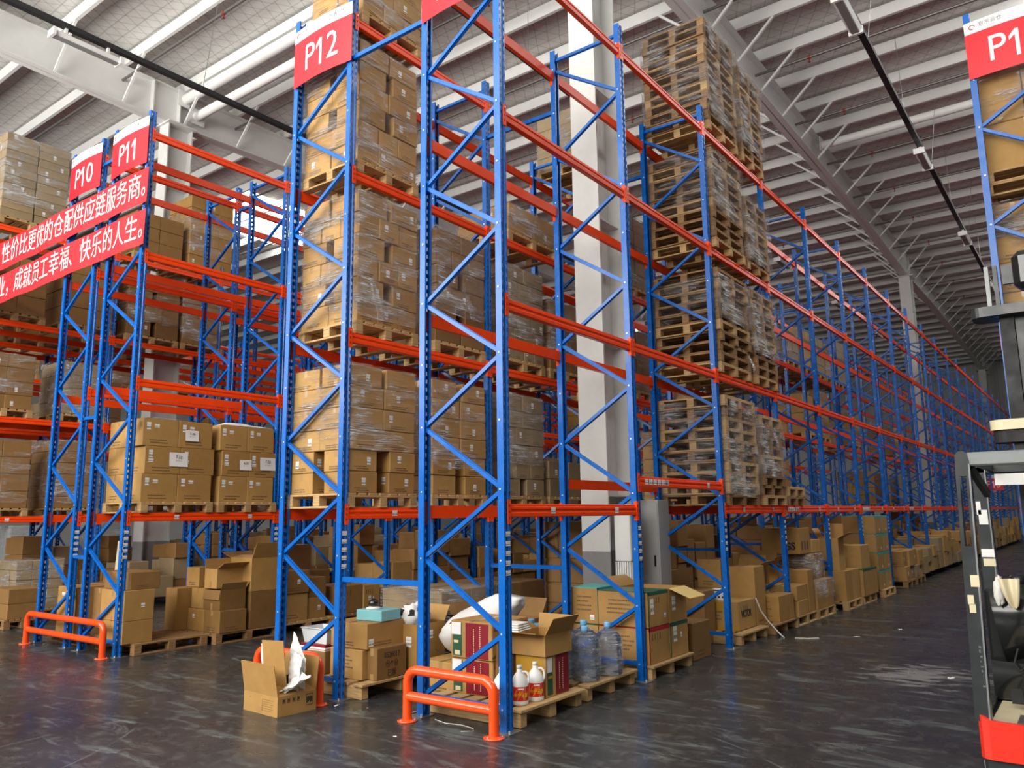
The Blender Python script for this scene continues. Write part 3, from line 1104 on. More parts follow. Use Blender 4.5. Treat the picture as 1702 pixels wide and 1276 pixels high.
LAYER = ['bottom'] + ORD[1:]
def layname(i, n):
    return 'top' if i == n - 1 else LAYER[i]
def load(where, x0, x1, y0, y1, z, h, layers, mat='card', wrap=None, wrap_mat='film', marks=1, lab=.4, seed=1, solo=True, side=1, pal=True, old=False, tail=None, jit=.008, top=True, wrap_label=None, palL=None):
    """cartons stacked on a pallet; layers = [(columns across the front, columns along the side, gap)]
    side 1: the right-hand face (+x) is the one seen, -1: the left-hand one. Cells nobody can see are left out."""
    rnd = random.Random(seed)
    if pal:
        pallet('wooden pallet under the %s' % where, (x0 + x1) / 2, (y0 + y1) / 2, z - PH, max(.9, x1 - x0 + .02), palL or max(.9, y1 - y0 + .04), 0, old)
    nl = len(layers)
    for li, (nx, ny, gap) in enumerate(layers):
        zb = z + li * h + .001 * li
        cw, cd = (x1 - x0 - gap * (nx - 1)) / nx, (y1 - y0 - gap * (ny - 1)) / ny
        for i in range(nx):
            for j in range(ny):
                edge = (i == nx - 1) if side > 0 else (i == 0)
                if not (j == 0 or edge):
                    continue
                jx, jy = rnd.uniform(-jit, jit), rnd.uniform(-jit, jit)
                a0, a1 = x0 + i * (cw + gap) + .002, x0 + i * (cw + gap) + cw - .002
                b0, b1 = y0 + j * (cd + gap) + .002, y0 + j * (cd + gap) + cd - .002
                if not solo:
                    stock_box(a0 + jx, a1 + jx, b0 + jy, b1 + jy, zb, zb + h - .004, mat)
                    continue
                if j == 0 and edge:
                    pos = 'near corner'
                elif j == 0:
                    pos = 'front %s' % ('outer column' if (i if side > 0 else nx - 1 - i) == 0 else 'middle column') if nx > 2 else 'front face'
                else:
                    pos = 'far end' if j == ny - 1 else 'aisle side ' + ('middle' if ny == 3 else ORD[j])
                labs = []
                if rnd.random() < lab:
                    labs.append((1, rnd.uniform(-.3, .3) * cd, rnd.uniform(-.15, .15) * h, .05, .075))
                if rnd.random() < lab * .3:
                    labs.append((0, rnd.uniform(-.3, .3) * cw, rnd.uniform(-.15, .15) * h, .05, .075))
                carton('carton, %s layer, %s, %s' % (layname(li, nl), pos, where), a0 + jx, a1 + jx, b0 + jy, b1 + jy, zb, zb + h - .004, mat, marks, labs)
    if wrap:
        film(wrap_label or 'clear stretch film round the %s' % where, x0 - .004, x1 + .004, y0 - .004, y1 + .004, wrap[0], wrap[1], wrap_mat, seed, top, .045, None, tail)

BT = .056          # top of a beam above its middle
def on(l):          # deck height for a pallet load on level l
    return LEV[l - 1] + BT + PH

# ---- P12 rack, first two bays
load('lowest wrapped load at P12\'s corner', -6.86, -5.93, 5.25, 6.18, on(1), .216, [(2, 2, .17), (2, 2, .17), (2, 2, .0), (2, 2, .0), (2, 2, .0), (2, 2, .05)], 'card', (on(1) + .43, on(1) + 1.31), 'film', 1, .5, 11)
load('lowest wrapped load, second along P12', -6.86, -5.93, 6.46, 7.40, on(1), .216, [(2, 2, .16), (2, 2, .16), (2, 2, 0), (2, 2, 0), (2, 2, .0), (2, 2, .1)], 'card', (on(1) + .30, on(1) + 1.31), 'film', 1, .55, 12)
load('lowest wrapped load beside the column, P12', -6.86, -5.93, 7.72, 8.64, on(1), .216, [(2, 2, .13), (2, 3, .0), (2, 3, 0), (2, 3, 0), (2, 2, .0), (2, 2, 0)], 'card_grey', (on(1) + .40, on(1) + 1.31), 'film_heavy', 1, .3, 13, tail=(1, -.36, .2, .42))
load('low unwrapped stack behind the column, P12', -6.86, -5.93, 8.76, 9.68, on(1), .24, [(2, 2, .03), (2, 2, .03)], 'card_grey', None, 'film', 0, .8, 14)
load('second-level wrapped load at P12\'s corner', -6.84, -5.94, 5.32, 6.20, on(2), .236, [(2, 3, .0), (2, 2, .14), (3, 3, .0), (2, 2, .12), (3, 3, 0), (2, 2, .05)], 'card', (on(2) + .05, on(2) + 1.42), 'film_heavy', 1, .5, 21, tail=(1, -.28, .42, .40))
load('second-level dark wrapped load along P12', -6.84, -5.95, 6.52, 7.42, on(2), .226, [(2, 2, .02), (2, 2, .14), (2, 3, .0), (2, 2, .10), (3, 3, 0), (2, 2, 0)], 'card_dark_shaded', (on(2) + .35, on(2) + 1.38), 'film_heavy', 0, .3, 22, tail=(1, .05, .3, .34))
load('second-level grey wrapped load, P12', -6.84, -5.94, 7.80, 8.70, on(2), .21, [(2, 4, .0), (2, 4, .0), (2, 3, .0), (2, 3, .0), (2, 3, 0), (2, 2, 0)], 'card_grey', (on(2) + .30, on(2) + 1.27), 'film_heavy', 1, .4, 23)
load('second-level load behind the column, P12', -6.84, -5.94, 8.86, 9.70, on(2), .25, [(2, 2, .0), (2, 2, .0), (2, 2, .0), (2, 2, 0)], 'card_dark_shaded', (on(2) + .10, on(2) + .99), 'film_heavy', 0, .2, 24, False)
load('third-level load under sign P12', -6.82, -5.95, 5.30, 6.19, on(3), .232, [(2, 3, .0), (2, 3, .0), (2, 2, .12), (2, 2, .0), (2, 2, .10), (2, 2, .03)], 'card', (on(3) + .02, on(3) + 1.40), 'film', 1, .5, 31, tail=(1, -.2, .9, .22))
load('low yellow wrapped load on P12\'s third level', -6.84, -5.95, 7.95, 9.1, on(3), .19, [(1, 2, .0), (1, 2, .0)], 'card', (on(3) + .01, on(3) + .385), 'film_heavy', 0, .2, 32)
load('topmost load above sign P12', -6.82, -5.95, 5.33, 6.25, on(4), .24, [(2, 3, .0), (2, 2, .0), (2, 3, .0), (2, 3, .0)], 'card', (on(4) + .02, on(4) + .97), 'film', 1, .6, 41)
load('topmost grey wrapped load behind the column, P12', -6.88, -5.98, 10.0, 10.95, on(4), .24, [(2, 2, .0), (2, 3, .0), (2, 3, .0), (2, 3, .0)], 'card_grey', (on(4) + .02, on(4) + .97), 'film_heavy', 0, .7, 42)
load('third-level dark wrapped load left of the pallet stacks', -6.84, -5.95, 11.05, 11.95, on(3), .25, [(2, 2, .0), (2, 2, .0), (2, 2, .0), (2, 2, 0), (2, 2, 0)], 'card_dark_shaded', (on(3) + .02, on(3) + 1.26), 'film_heavy', 0, .2, 43, False)
load('lower dark load left of the pallet stacks', -6.84, -5.95, 11.0, 11.9, on(2), .25, [(2, 2, .0), (2, 2, .0), (2, 2, .0), (2, 2, 0)], 'card_dark_shaded', (on(2) + .02, on(2) + 1.0), 'film_heavy', 0, .2, 44, False)

# ---- further along P12, seen between the frames
def far_load(row_l, row_r, y, lev, n, h, mat, seed, wrap=True, d=.95, solo=False, where=None, side=1, wm='film_heavy'):
    load(where, row_l + .05, row_r - .02, y, y + d, on(lev), h, [(2, 2, .0)] * n, mat, (on(lev) + .05, on(lev) + n * h + .02) if wrap else None, wm, 0, .4, seed, solo, side)
for i, (y, lev, n, mt) in enumerate([(14.7, 2, 5, 'card'), (16.95, 1, 5, 'card_grey'), (18.0, 1, 4, 'card'), (19.4, 3, 3, 'card_grey'), (20.5, 3, 4, 'card'), (21.75, 3, 4, 'card_grey'), (22.85, 3, 3, 'card'), (24.1, 3, 5, 'card_grey'), (20.4, 2, 4, 'card'), (21.75, 2, 5, 'card'), (25.4, 2, 4, 'card_grey'), (26.6, 1, 4, 'card'), (28.9, 1, 4, 'card'), (31.3, 1, 4, 'card_grey'), (31.3, 2, 4, 'card'), (36.0, 2, 4, 'card'), (13.2, 1, 5, 'card')]):
    far_load(P12L, P12R, y, lev, n, .25, mt, 60 + i, i % 3 != 2, where='%s far load along P12' % ORD[i])

# ---- P11 rack: two unwrapped three-layer loads
def note(parent, loc, w, h, label_lines, face=1):
    b = MB().mat('paper')
    def fn(u, v):
        return (.004 + .012 * (1 - v) * (1 - v), (u - .5) * w, (v - .5) * h)
    b.grid(fn, 6, 6)
    o = b.build('paper_note', parent, loc)
    o['label'] = 'white paper note with handwriting'
    for i, s in enumerate(label_lines):
        t = put(text_mesh(s, h * .3, 'print_black', .0006), 'handwriting', o, (.014 - .006 * i, 0, h * (.18 - .36 * i)))
        t.rotation_euler = (PI / 2, .1, PI / 2)
    return o
zc, hc = on(1), .366
for li in range(3):
    for side_i, (ya, yb, nm) in enumerate(((5.36, 6.38, 'first'), (6.5, 7.42, 'second'))):
        for j in range(2):
            for i in range(2):
                if i == 0 and j == 1:
                    continue
                xa, xb = -10.98 + i * .46, -10.98 + i * .46 + .455
                d = (yb - ya) / 2
                sh = (.0, .03, -.02)[li] if i else 0
                b0 = ya + j * d + sh
                labs = []
                if i == 1:
                    labs = [(1, -d * .34, hc * .22, .055, .10), (1, -d * .33 + (.0 if li % 2 else .11), -hc * (.02 if li % 2 else -.24), .07, .045)]
                pos = ('near corner' if j == 0 else 'far end') if i == 1 else 'front face'
                c = carton('carton, %s layer, %s, %s unwrapped load on the P11 rack' % (('bottom', 'middle', 'top')[li], pos, nm), xa, xb - .004, b0, b0 + d - .005, zc + li * (hc + .002), zc + li * (hc + .002) + hc, 'card', 1, labs)
                if i == 1 and (li, j, side_i) in ((2, 1, 0), (1, 0, 1)):
                    note(c, ((xb - xa) / 2 - .001, -.06 if side_i == 0 else .16, .17), .20, .15, ['6.29', '8.30'])
                if i == 1 and (li, j, side_i) in ((1, 0, 0), (1, 1, 1)):
                    note(c, ((xb - xa) / 2 - .001, .22 if side_i == 0 else .08, .2), .27, .19, ['7.22', '4.29'])
pallet('pale wooden pallet under the first unwrapped load of the P11 rack', -10.53, 5.87, on(1) - PH, 1.02, 1.04)
pallet('pale wooden pallet under the second unwrapped load of the P11 rack', -10.53, 6.96, on(1) - PH, 1.02, .98)
for nm, ya, yb in (('first', 5.36, 6.38), ('second', 6.5, 7.42)):
    b = MB().mat('cloth_white')
    def fn(u, v):
        x = -10.98 + u * .9
        y = ya + .05 + v * (yb - ya - .1)
        e = min(u, 1 - u, v, 1 - v)
        return (x, y, zc + 3 * hc + .012 + (.05 if nm == 'first' else .085) * min(1, e * 4) * (.6 + .5 * mnoise.noise(Vector((x * 4, y * 4, 3)))))
    b.grid(fn, 22, 22)
    vs = [(-10.98, ya + .05), (-10.08, ya + .05), (-10.08, yb - .05), (-10.98, yb - .05)]
    tag(b.build('plastic_sheet'), 'crumpled white plastic sheet lying on top of the %s unwrapped load in P11' % nm, 'plastic sheet')

# ---- P9 rack and beyond, at the left edge
P9A, P9B = P9L + .05, P9R - .01
load('first wrapped load low in the leftmost rack', P9A, P9B, 5.25, 6.18, on(1), .30, [(2, 2, .0)] * 4, 'card_dark_shaded', (on(1) + .1, on(1) + 1.0), 'film', 0, .4, 101, False)
load('second dark load low in the leftmost rack', P9A, P9B, 6.55, 7.45, on(1), .21, [(2, 2, .0)] * 6, 'card_dark_shaded', (on(1) + .1, on(1) + 1.28), 'film', 0, .2, 102, False)
load('second-level first load in the leftmost rack', P9A, P9B, 5.22, 6.12, on(2), .25, [(2, 2, .0)] * 4, 'card_dark_shaded', (on(2) + .3, on(2) + 1.0), 'film', 0, .8, 103)
load('second-level pale wrapped load in the leftmost rack', P9A, P9B, 6.6, 7.45, on(2), .25, [(2, 2, .0)] * 4, 'card_grey', (on(2) + .02, on(2) + 1.02), 'film_heavy', 0, .4, 104)
load('third-level first load behind the red banner', P9A, P9B, 5.22, 6.2, on(3), .35, [(2, 2, .0)] * 3, 'card_dark_shaded', None, 'film', 0, .3, 105, False)
load('third-level second load behind the red banner', P9A, P9B, 6.5, 7.45, on(3), .33, [(2, 2, .0)] * 4, 'card_dark_shaded', None, 'film', 0, .3, 106, False)
load('third-level load seen below the P11 beams', P9A, P9B, 7.75, 8.85, on(3), .32, [(2, 2, .1), (2, 3, .0), (2, 2, .1), (2, 2, .0)], 'card_dark_shaded', (on(3) + .3, on(3) + .9), 'film', 0, .6, 107)
load('third-level second load seen below the P11 beams', P9A, P9B, 8.95, 9.9, on(3), .30, [(2, 2, .0)] * 4, 'card_dark_shaded', (on(3) + .1, on(3) + 1.2), 'film_heavy', 0, .5, 108, False)
load('topmost tall pale load above the red banner', P9A, P9B, 5.3, 6.42, on(4) + .02, .16, [(2, 2, .02)] * 10, 'card_grey', (on(4) + .3, on(4) + 1.62), 'film_heavy', 0, .5, 109)
load('topmost load between sign P11 and the white column', P9A, P9B, 7.8, 8.85, on(4), .3, [(2, 2, .0)] * 3, 'card_dark_shaded', None, 'film', 0, .4, 110, False)
load('topmost golden wrapped load behind the P11 beams', P9A, P9B, 9.0, 10.05, on(4), .27, [(2, 3, .0)] * 6, 'card', (on(4) + .3, on(4) + 1.3), 'film', 0, .5, 111)
k = 0
for key, L_, R_, spots in (('rack behind the leftmost one', P8L, P8R, [(5.3, 3), (6.5, 3), (5.3, 2), (6.5, 1), (7.8, 3), (9.0, 3), (7.8, 2), (10.1, 1)]),
                           ('rack two aisles left of P10', P7L, P7R, [(5.3, 3), (6.5, 2), (7.7, 3), (8.8, 2), (10.1, 3), (11.2, 1), (12.4, 3), (13.5, 2), (14.8, 1)]),
                           ('P10 rack', P10L, P10R, [(12.4, 1), (13.4, 1), (14.8, 2), (17.2, 1), (19.5, 2)]),
                           ('P11 rack', P11L, P11R, [(12.3, 1), (13.4, 2), (14.7, 1), (17.1, 2), (21.8, 1)])):
    for q, (y, lev) in enumerate(spots):
        far_load(L_, R_, y, lev, 4, .26, ('card_dark_shaded', 'card', 'card_grey')[k % 3], 200 + k, k % 2 == 0, where='%s far load, %s' % (ORD[q], key))
        k += 1
# pale blue film-wrapped goods in the second aisle from the left
for nm, y, zt in (('left of the P10 posts', 8.3, 1.58), ('between the P10 and P11 posts', 10.35, 1.66)):
    film('pale blue film-wrapped pallet load seen low down %s' % nm, P7R - .95, P7R - .02, y, y + .95, .75, zt, 'film_blue', 7)
    b = MB().mat('white_steel').cbox(P7R - .93, P7R - .04, y + .02, y + .93, 0.0, zt - .02, .02)
    tag(b.build('crate'), 'pale tall crate inside blue film %s' % nm, 'crate')

# ---- P14 rack at the right edge
load('upper load under the right-hand sign', P14L + .02, P14R - .05, 9.95, 10.9, on(3), .56, [(1, 1, 0), (2, 2, .0), (2, 2, .0)], 'card', (on(3) + .4, on(3) + 1.25), 'film', 0, 0, 301, True, -1)
pallet('second pallet lying under the upper load of the right-hand rack', -.23, 10.42, on(3) - 2 * PH - .002, 1.0, 1.0)
load('wrapped load above the forklift mast', P14L + .02, P14R - .05, 9.95, 10.9, on(2), .34, [(2, 2, .0)] * 4, 'card', (on(2) + .02, on(2) + 1.38), 'film_heavy', 1, 0, 302, True, -1)

# ---- stacks of empty pallets on P13
def stack(where, y0, L, z, n, seed, wrap=None, wm='film', old=False, tail=None, x1=-3.90):
    rnd = random.Random(seed)
    for i in range(n):
        pallet('bare pallet, %s, in the %s' % (('bottom' if i == 0 else ('top' if i == n - 1 else ORD[i] + ' up')), where), x1 - .49 + rnd.uniform(-.015, .015), y0 + L / 2 + rnd.uniform(-.02, .02), z + i * (PH + .001), .98, L, 0, old if i % 4 else not old)
    if wrap:
        film('clear stretch film round the %s' % where, x1 - 1.0, x1 + .025, y0 - .03, y0 + L + .03, z + wrap[0], z + wrap[1], wm, seed, False, .045, None, tail, 'film')
zb = [l + BT for l in LEV]
stack('first pallet stack on P13\'s lowest beams', 9.93, 1.12, zb[0], 10, 1, (.12, 1.40), 'film_heavy', False)
stack('second pallet stack on P13\'s lowest beams', 11.22, .95, zb[0], 9, 2, (.42, 1.26), 'film_heavy', True, (1, -.1, .7, .36))
stack('short stack of pallets beyond the lowest pallet stacks', 12.32, .86, zb[0], 2, 3)
stack('first pallet stack on P13\'s second level', 9.93, 1.12, zb[1], 10, 4, (.75, 1.36), 'film_heavy', True, (1, .3, -.42, .26))
stack('second pallet stack on P13\'s second level', 11.22, .95, zb[1], 10, 5, (.45, 1.42), 'film_heavy', True)
stack('first pallet stack on P13\'s third level', 9.93, 1.12, zb[2], 10, 6, (.55, 1.46), 'film_heavy', True)
stack('second pallet stack on P13\'s third level', 11.22, .95, zb[2], 8, 7, (.12, 1.16), 'film_heavy', True)
stack('first pallet stack on P13\'s top beams', 9.95, 1.12, zb[3], 12, 8, (.20, 1.72), 'film_heavy', True)
stack('second pallet stack on P13\'s top beams', 11.25, .95, zb[3], 11, 9, (.25, 1.58), 'film_heavy', True)

# ------------------------------------------------------------------ rack-end signs and banners
def rack_sign(num, x0, x1, y, z0, label, h=.69, bend=.035):
    """bowed vinyl sign: white strip on top, red field, white number"""
    w = x1 - x0
    root = thing('rack_sign', label, 'sign', ((x0 + x1) / 2, y, z0))
    def bow(u):
        return -bend * math.sin(PI * u)
    zs = h * .79
    n = 16
    for nm, za, zc_, mt in (('red_panel', 0, zs, 'sign_red'), ('white_strip', zs, h, 'white_vinyl')):
        b = MB().mat(mt)
        b.grid(lambda u, v: ((u - .5) * w, bow(u), za + (zc_ - za) * v), n, 2)
        b.grid(lambda u, v: ((.5 - u) * w, bow(1 - u) + .004, za + (zc_ - za) * v), n, 2)
        for q in (0, 1):
            z = (za, zc_)[q]
            for i in range(n):
                a, c = i / n, (i + 1) / n
                b.quad(((a - .5) * w, bow(a), z), ((c - .5) * w, bow(c), z), ((c - .5) * w, bow(c) + .004, z), ((a - .5) * w, bow(a) + .004, z))
        b.build(nm, root)
    def bent_text(s, size, mat, cx, cz, name, squash=1.0, bold=0.0):
        me = text_mesh(s, size, mat, .001, squash, bold).copy()
        for v in me.vertices:
            x, z = v.co.x + cx, v.co.y + cz
            y = bow(x / w + .5) - .002 - v.co.z
            v.co = (x, y, z)
        me.flip_normals()
        return put(me, name, root)
    fh = h * .46
    adv = {'P': .72, '1': .52, '0': .66, '2': .62, '3': .62, '4': .64}
    xx = -sum(adv[c] for c in num) * fh / 2
    for c in num:
        if c == '1':
            b = MB().mat('white_vinyl')
            pts = [(.20, 0), (.32, 0), (.32, 1), (.21, 1), (.02, .78), (.02, .63), (.20, .80)]
            def P(p, dy):
                x = xx + p[0] * fh
                return (x, bow(x / w + .5) - dy, zs * .5 - fh / 2 + p[1] * fh)
            n_ = len(pts)
            b.add([P(p, .003) for p in pts] + [P(p, .001) for p in pts], [(0, 1, 2, 3, 6), (3, 4, 5, 6)] + [(i, i + n_, (i + 1) % n_ + n_, (i + 1) % n_) for i in range(n_)])
            b.build('number', root)
        else:
            bent_text(c, fh * 1.38, 'white_vinyl', xx + adv[c] * fh / 2, zs * .5, 'number', .88, 0)
        xx += adv[c] * fh
    for s, cx in (('京东云仓', -.25), ('配世纪云', .33)):
        bent_text(s, h * .085, 'print_grey', cx * w + .02, zs + (h - zs) * .55, 'company_name', 1.0)
        bent_text('———', h * .05, 'print_red', cx * w + .02, zs + (h - zs) * .22, 'underline', 1.0)
        ring = MB().mat('print_red' if cx < 0 else 'print_grey')
        rr = h * .04
        c0 = (cx * w - .16)
        pts = [(c0 + rr * math.cos(2 * PI * k / 16), bow(c0 / w + .5) - .003, zs + (h - zs) * .5 + rr * math.sin(2 * PI * k / 16)) for k in range(14)]
        ring.tube(pts, .004, 6)
        ring.build('logo', root)
    return root
rack_sign('P12', -6.86, -5.90, 5.13, 6.47, 'red P12 sign with white header on the middle rack')
rack_sign('P13', -4.88, -3.93, 5.13, 6.46, 'red sign cut off by the top edge of the photo')
rack_sign('P10', -12.33, -11.36, 5.13, 6.54, 'red P10 sign with white header')
rack_sign('P11', -11.03, -10.04, 5.13, 6.53, 'red P11 sign with white header')
rack_sign('P14', -.72, .24, 9.76, 6.50, 'red sign beginning P1 at the right edge of the photo')
rack_sign('P13', -4.35, -3.6, 41.5, 2.5, 'small distant red sign glimpsed behind the forklift\'s pillar')

def banner(label, x0, x1, y, z0, h, words, xr_text, size, n_sq=.78):
    root = thing('banner', label, 'banner', ((x0 + x1) / 2, y, z0))
    cx = (x0 + x1) / 2
    w = x1 - x0
    posts = [P9R, P10L, P10R, P11L, P11R]
    def sag(u, v):
        x = x0 + w * u
        d = min(abs(x - p) for p in posts)
        return (w * (u - .5), -.012 - .022 * math.sin(min(1, d) * PI) * (1 - .3 * v) + .008 * math.sin(x * 3.1) * v, h * v - .02 * math.sin(PI * min(1, d / 1.6)) * (1 if -15.5 < x < -12.3 else .2))
    b = MB().mat('banner_red')
    b.grid(sag, 90, 6)
    def back(u, v):
        p = sag(1 - u, v)
        return (p[0], p[1] + .003, p[2])
    b.grid(back, 90, 6)
    b.build('cloth', root)
    me = text_mesh(words, size, 'white_vinyl', .001, 1.0, 0.0).copy()
    xmax = max(v.co.x for v in me.vertices)
    sq = n_sq / (xmax - min(v.co.x for v in me.vertices))
    for v in me.vertices:
        v.co.x *= sq
    xmax *= sq
    for v in me.vertices:
        x = v.co.x - xmax + xr_text
        u = (x - x0) / w
        s = sag(u, max(0, min(1, .5 + v.co.y / h)))
        v.co = (x - cx, s[1] - .005 - v.co.z, s[2])
    me.flip_normals()
    put(me, 'slogan', root)
    for p in posts:
        if x0 < p < x1:
            MB().mat('string').tube([(p - cx, .01, h), (p - cx + .02, -.01, h + .03), (p - cx - .02, .03, h + .05)], .004, 5).build('tie_string', root)
    return root
banner('upper red banner with white Chinese slogan across the P10 and P11 racks', -17.2, -9.93, 5.125, 5.93, .50, '性价比更优的仓配供应链服务商。', -9.98, .40, 4.66)
banner('lower red banner with white Chinese slogan hung beneath the other banner', -17.2, -9.93, 5.12, 5.33, .50, '企业，成就员工幸福、快乐的人生。', -9.98, .40, 5.05)

# ------------------------------------------------------------------ orange rack-end guards
def guard_rail(label, x0, x1, y, h=.455, r=.040):
    root = thing('guard_rail', label, 'guard rail', ((x0 + x1) / 2, y, 0), 0, 'orange tubular guards at the rack ends')
    w = (x1 - x0) / 2
    R = .11
    pts = [(-w, 0, 0), (-w, 0, h - r - R)]
    for k in range(1, 8):
        a = PI / 2 * k / 8
        pts.append((-w + R - R * math.cos(a), 0, h - r - R + R * math.sin(a)))
    pts.append((-w + R, 0, h - r))
    pts += [(-p[0], 0, p[2]) for p in pts[::-1]]
    MB().mat('guard').tube(pts, r, 18).build('hoop', root)
    MB().mat('guard').tube([(-w, 0, h * .44), (w, 0, h * .44)], r, 18).build('cross_rail', root)
    for s in (-1, 1):
        MB().mat('guard').lathe([(.085, 0), (.085, .008), (.05, .012), (.04, .018)], 22, (s * w, 0, 0)).build('base_flange', root)
        bb = MB().mat('bolt')
        for a in (.6, 2.7, 4.5):
            bb.tube([(s * w + .064 * math.cos(a), .064 * math.sin(a), .008), (s * w + .064 * math.cos(a), .064 * math.sin(a), .02)], .007, 6)
        bb.build('anchor_bolts', root)
    return root
guard_rail('orange tubular guard rail nearest the camera, in front of the white jugs', -4.865, -3.945, 5.0)
guard_rail('orange tubular guard rail partly hidden behind the open carton', -6.88, -5.945, 4.96)
guard_rail('orange tubular guard rail in front of the P10 and P11 posts', -12.28, -10.115, 5.03)

# ------------------------------------------------------------------ open cartons
def open_carton(label, x, y, z, w, d, h, flaps, mat='card', rz=0.0, marks=0, group=None, fill=None):
    """flaps: {'front': (length, degrees past upright)}; 0 stands straight up, 90 lies flat outward, -90 closes"""
    root = thing('open_carton', label, 'carton', (x, y, z), rz, group)
    t = .006
    b = MB().mat(mat)
    b.box(-w / 2, w / 2, -d / 2, -d / 2 + t, 0, h).box(-w / 2, w / 2, d / 2 - t, d / 2, 0, h)
    b.box(-w / 2, -w / 2 + t, -d / 2 + t, d / 2 - t, 0, h).box(w / 2 - t, w / 2, -d / 2 + t, d / 2 - t, 0, h)
    b.box(-w / 2 + t, w / 2 - t, -d / 2 + t, d / 2 - t, 0, t)
    b.mat('tape')
    for f in (-1, 1):
        yy = f * (d / 2 + .0008)
        q = [(-.024, yy, 0), (.024, yy, 0), (.024, yy, h * .35), (-.024, yy, h * .35)]
        b.quad(*(q if f < 0 else q[::-1]))
    b.build('body', root)
    for k, (ln, ang) in flaps.items():
        a = math.radians(ang)
        fb = MB().mat(mat)
        e = .004
        if k in ('front', 'back'):
            s = -1 if k == 'front' else 1
            p0 = Vector((0, s * (d / 2 - t / 2), h))
            di = Vector((0, s * math.sin(a), math.cos(a)))
            fb.bar(p0, p0 + di * ln, t, w - .008, (1, 0, 0))
        else:
            s = -1 if k == 'left' else 1
            p0 = Vector((s * (w / 2 - t / 2), 0, h))
            di = Vector((s * math.sin(a), 0, math.cos(a)))
            fb.bar(p0, p0 + di * ln, t, d - .008, (0, 1, 0))
        fb.build('flap', root)
    return root

# the carton of crumpled paper on the open floor
oc = open_carton('open carton stuffed with white paper on the floor in front of the P12 rack', -6.115, 4.66, 0, .52, .40, .165,
                 {'front': (.27, 10), 'back': (.28, 6), 'right': (.20, -76), 'left': (.2, -60)}, 'card', math.radians(-3))
b = MB().mat('print_black')
for q in range(4):
    u = -.15 + .05 * q
    b.box(.2605, .2612, u, u + .004, .105, .145).box(.2605, .2612, u + .022, u + .026, .105, .145).box(.2605, .2612, u, u + .026, .105, .108).box(.2605, .2612, u + .008, u + .018, .115, .138)
b.build('handling_marks', oc)
b = MB().mat('print_black')
b.box(.2605, .2612, .09, .165, .05, .055).box(.2605, .2612, .09, .165, .14, .145).box(.2605, .2612, .09, .094, .05, .145).box(.2605, .2612, .161, .165, .05, .145)
for q in range(5):
    b.box(.2605, .2613, .098 + q * .012, .107 + q * .012, .07 + .008 * (q % 3), .12 + .006 * (q % 2))
b.build('emblem_print', oc)
b = MB().mat('card_print')
for r_ in range(6):
    b.box(.04, .20 - .02 * (r_ % 2), -.2013, -.2005, .125 - .018 * r_, .127 - .018 * r_)
b.box(.030, .034, -.2013, -.2005, .03, .13).box(-.16, -.155, -.2013, -.2005, .12, .13)
b.build('printed_table', oc)
tag(MB().mat('card').bar((-6.10, 4.62, .03), (-6.13, 4.57, .60), .006, .31, (1, 0, 0)).build('cardboard_sheet', None), 'plain brown cardboard sheet standing in the carton of white paper', 'cardboard')
def paper_sheet(label, pts, seed, group='crumpled white papers in the open carton'):
    """a creased sheet spanned by four corners"""
    a, b_, c, d_ = [Vector(p) for p in pts]
    nrm = (b_ - a).cross(d_ - a).normalized()
    o_ = Vector((seed * 3.3, seed, 0))
    m = MB().mat('paper')
    def fn(u, v):
        p = a.lerp(b_, u).lerp(d_.lerp(c, u), v)
        return p + nrm * (.03 * mnoise.noise(p * 7 + o_) + .012 * mnoise.noise(p * 24 + o_))
    m.grid(fn, 14, 14, False)
    tag(m.build('paper_sheet'), label, 'paper', group)
paper_sheet('white paper poking up at the left of the open carton', [(-6.36, 4.64, .15), (-6.22, 4.64, .15), (-6.24, 4.62, .56), (-6.42, 4.66, .54)], 1)
paper_sheet('tall white paper behind the cardboard sheet in the open carton', [(-6.12, 4.76, .1), (-5.88, 4.76, .1), (-5.86, 4.74, .44), (-6.08, 4.74, .66)], 2)
paper_sheet('white folded sheet leaning over the front edge of the open carton', [(-6.02, 4.58, .17), (-5.90, 4.54, .18), (-5.74, 4.66, .32), (-5.90, 4.72, .33)], 3)
paper_sheet('white sheet with torn edge in the right of the open carton', [(-6.0, 4.66, .15), (-5.88, 4.66, .15), (-5.84, 4.68, .46), (-6.0, 4.68, .52)], 4)
paper_sheet('flat white polystyrene strip jutting out of the open carton', [(-5.99, 4.55, .19), (-5.93, 4.51, .19), (-5.66, 4.62, .33), (-5.72, 4.67, .34)], 5)

# ------------------------------------------------------------------ floor goods under P12
bearer_pallet('weathered pallet on the floor under P12\'s first bay', -6.27, 5.84, 0, 1.12, 1.12, 0, False, 1)
carton('low brown carton on the floor pallet just behind P12\'s corner post', -6.32, -5.86, 5.40, 5.98, PH, .42, 'card', 2)
c = carton('brown carton with black handwriting beside P12\'s corner post', -5.855, -5.72, 5.46, 5.86, PH, .44, 'card_dark_shaded', 0)
for i, s in enumerate(('0520017', '①↑⑥', '已拆')):
    text_on(c, s, .075, 'print_black', (.0685, 0, .22 - .085 * i), '+X', .8, 0, 'handwriting')
carton('brown carton under the teal tissue carton, P12 floor', -6.34, -5.82, 5.42, 5.93, .425, .665, 'card', 1, ((1, -.2, -.06, .06, .07),))
tissue = thing('tissue_carton', 'pale teal carton on a brown carton beside P12\'s corner post', 'carton', (-5.98, 5.72, .667), .06)
MB().mat('teal').cbox(-.17, .17, -.14, .14, 0, .105, .006).build('body', tissue)
cup = thing('tape_holder', 'small dark round-topped bell-shaped holder on the pale teal carton', 'holder', (-6.01, 5.68, .773))
MB().mat('cloth_white').lathe([(.075, 0), (.075, .012), (.05, .022), (.035, .03)], 20, (0, 0, 0)).build('saucer', cup)
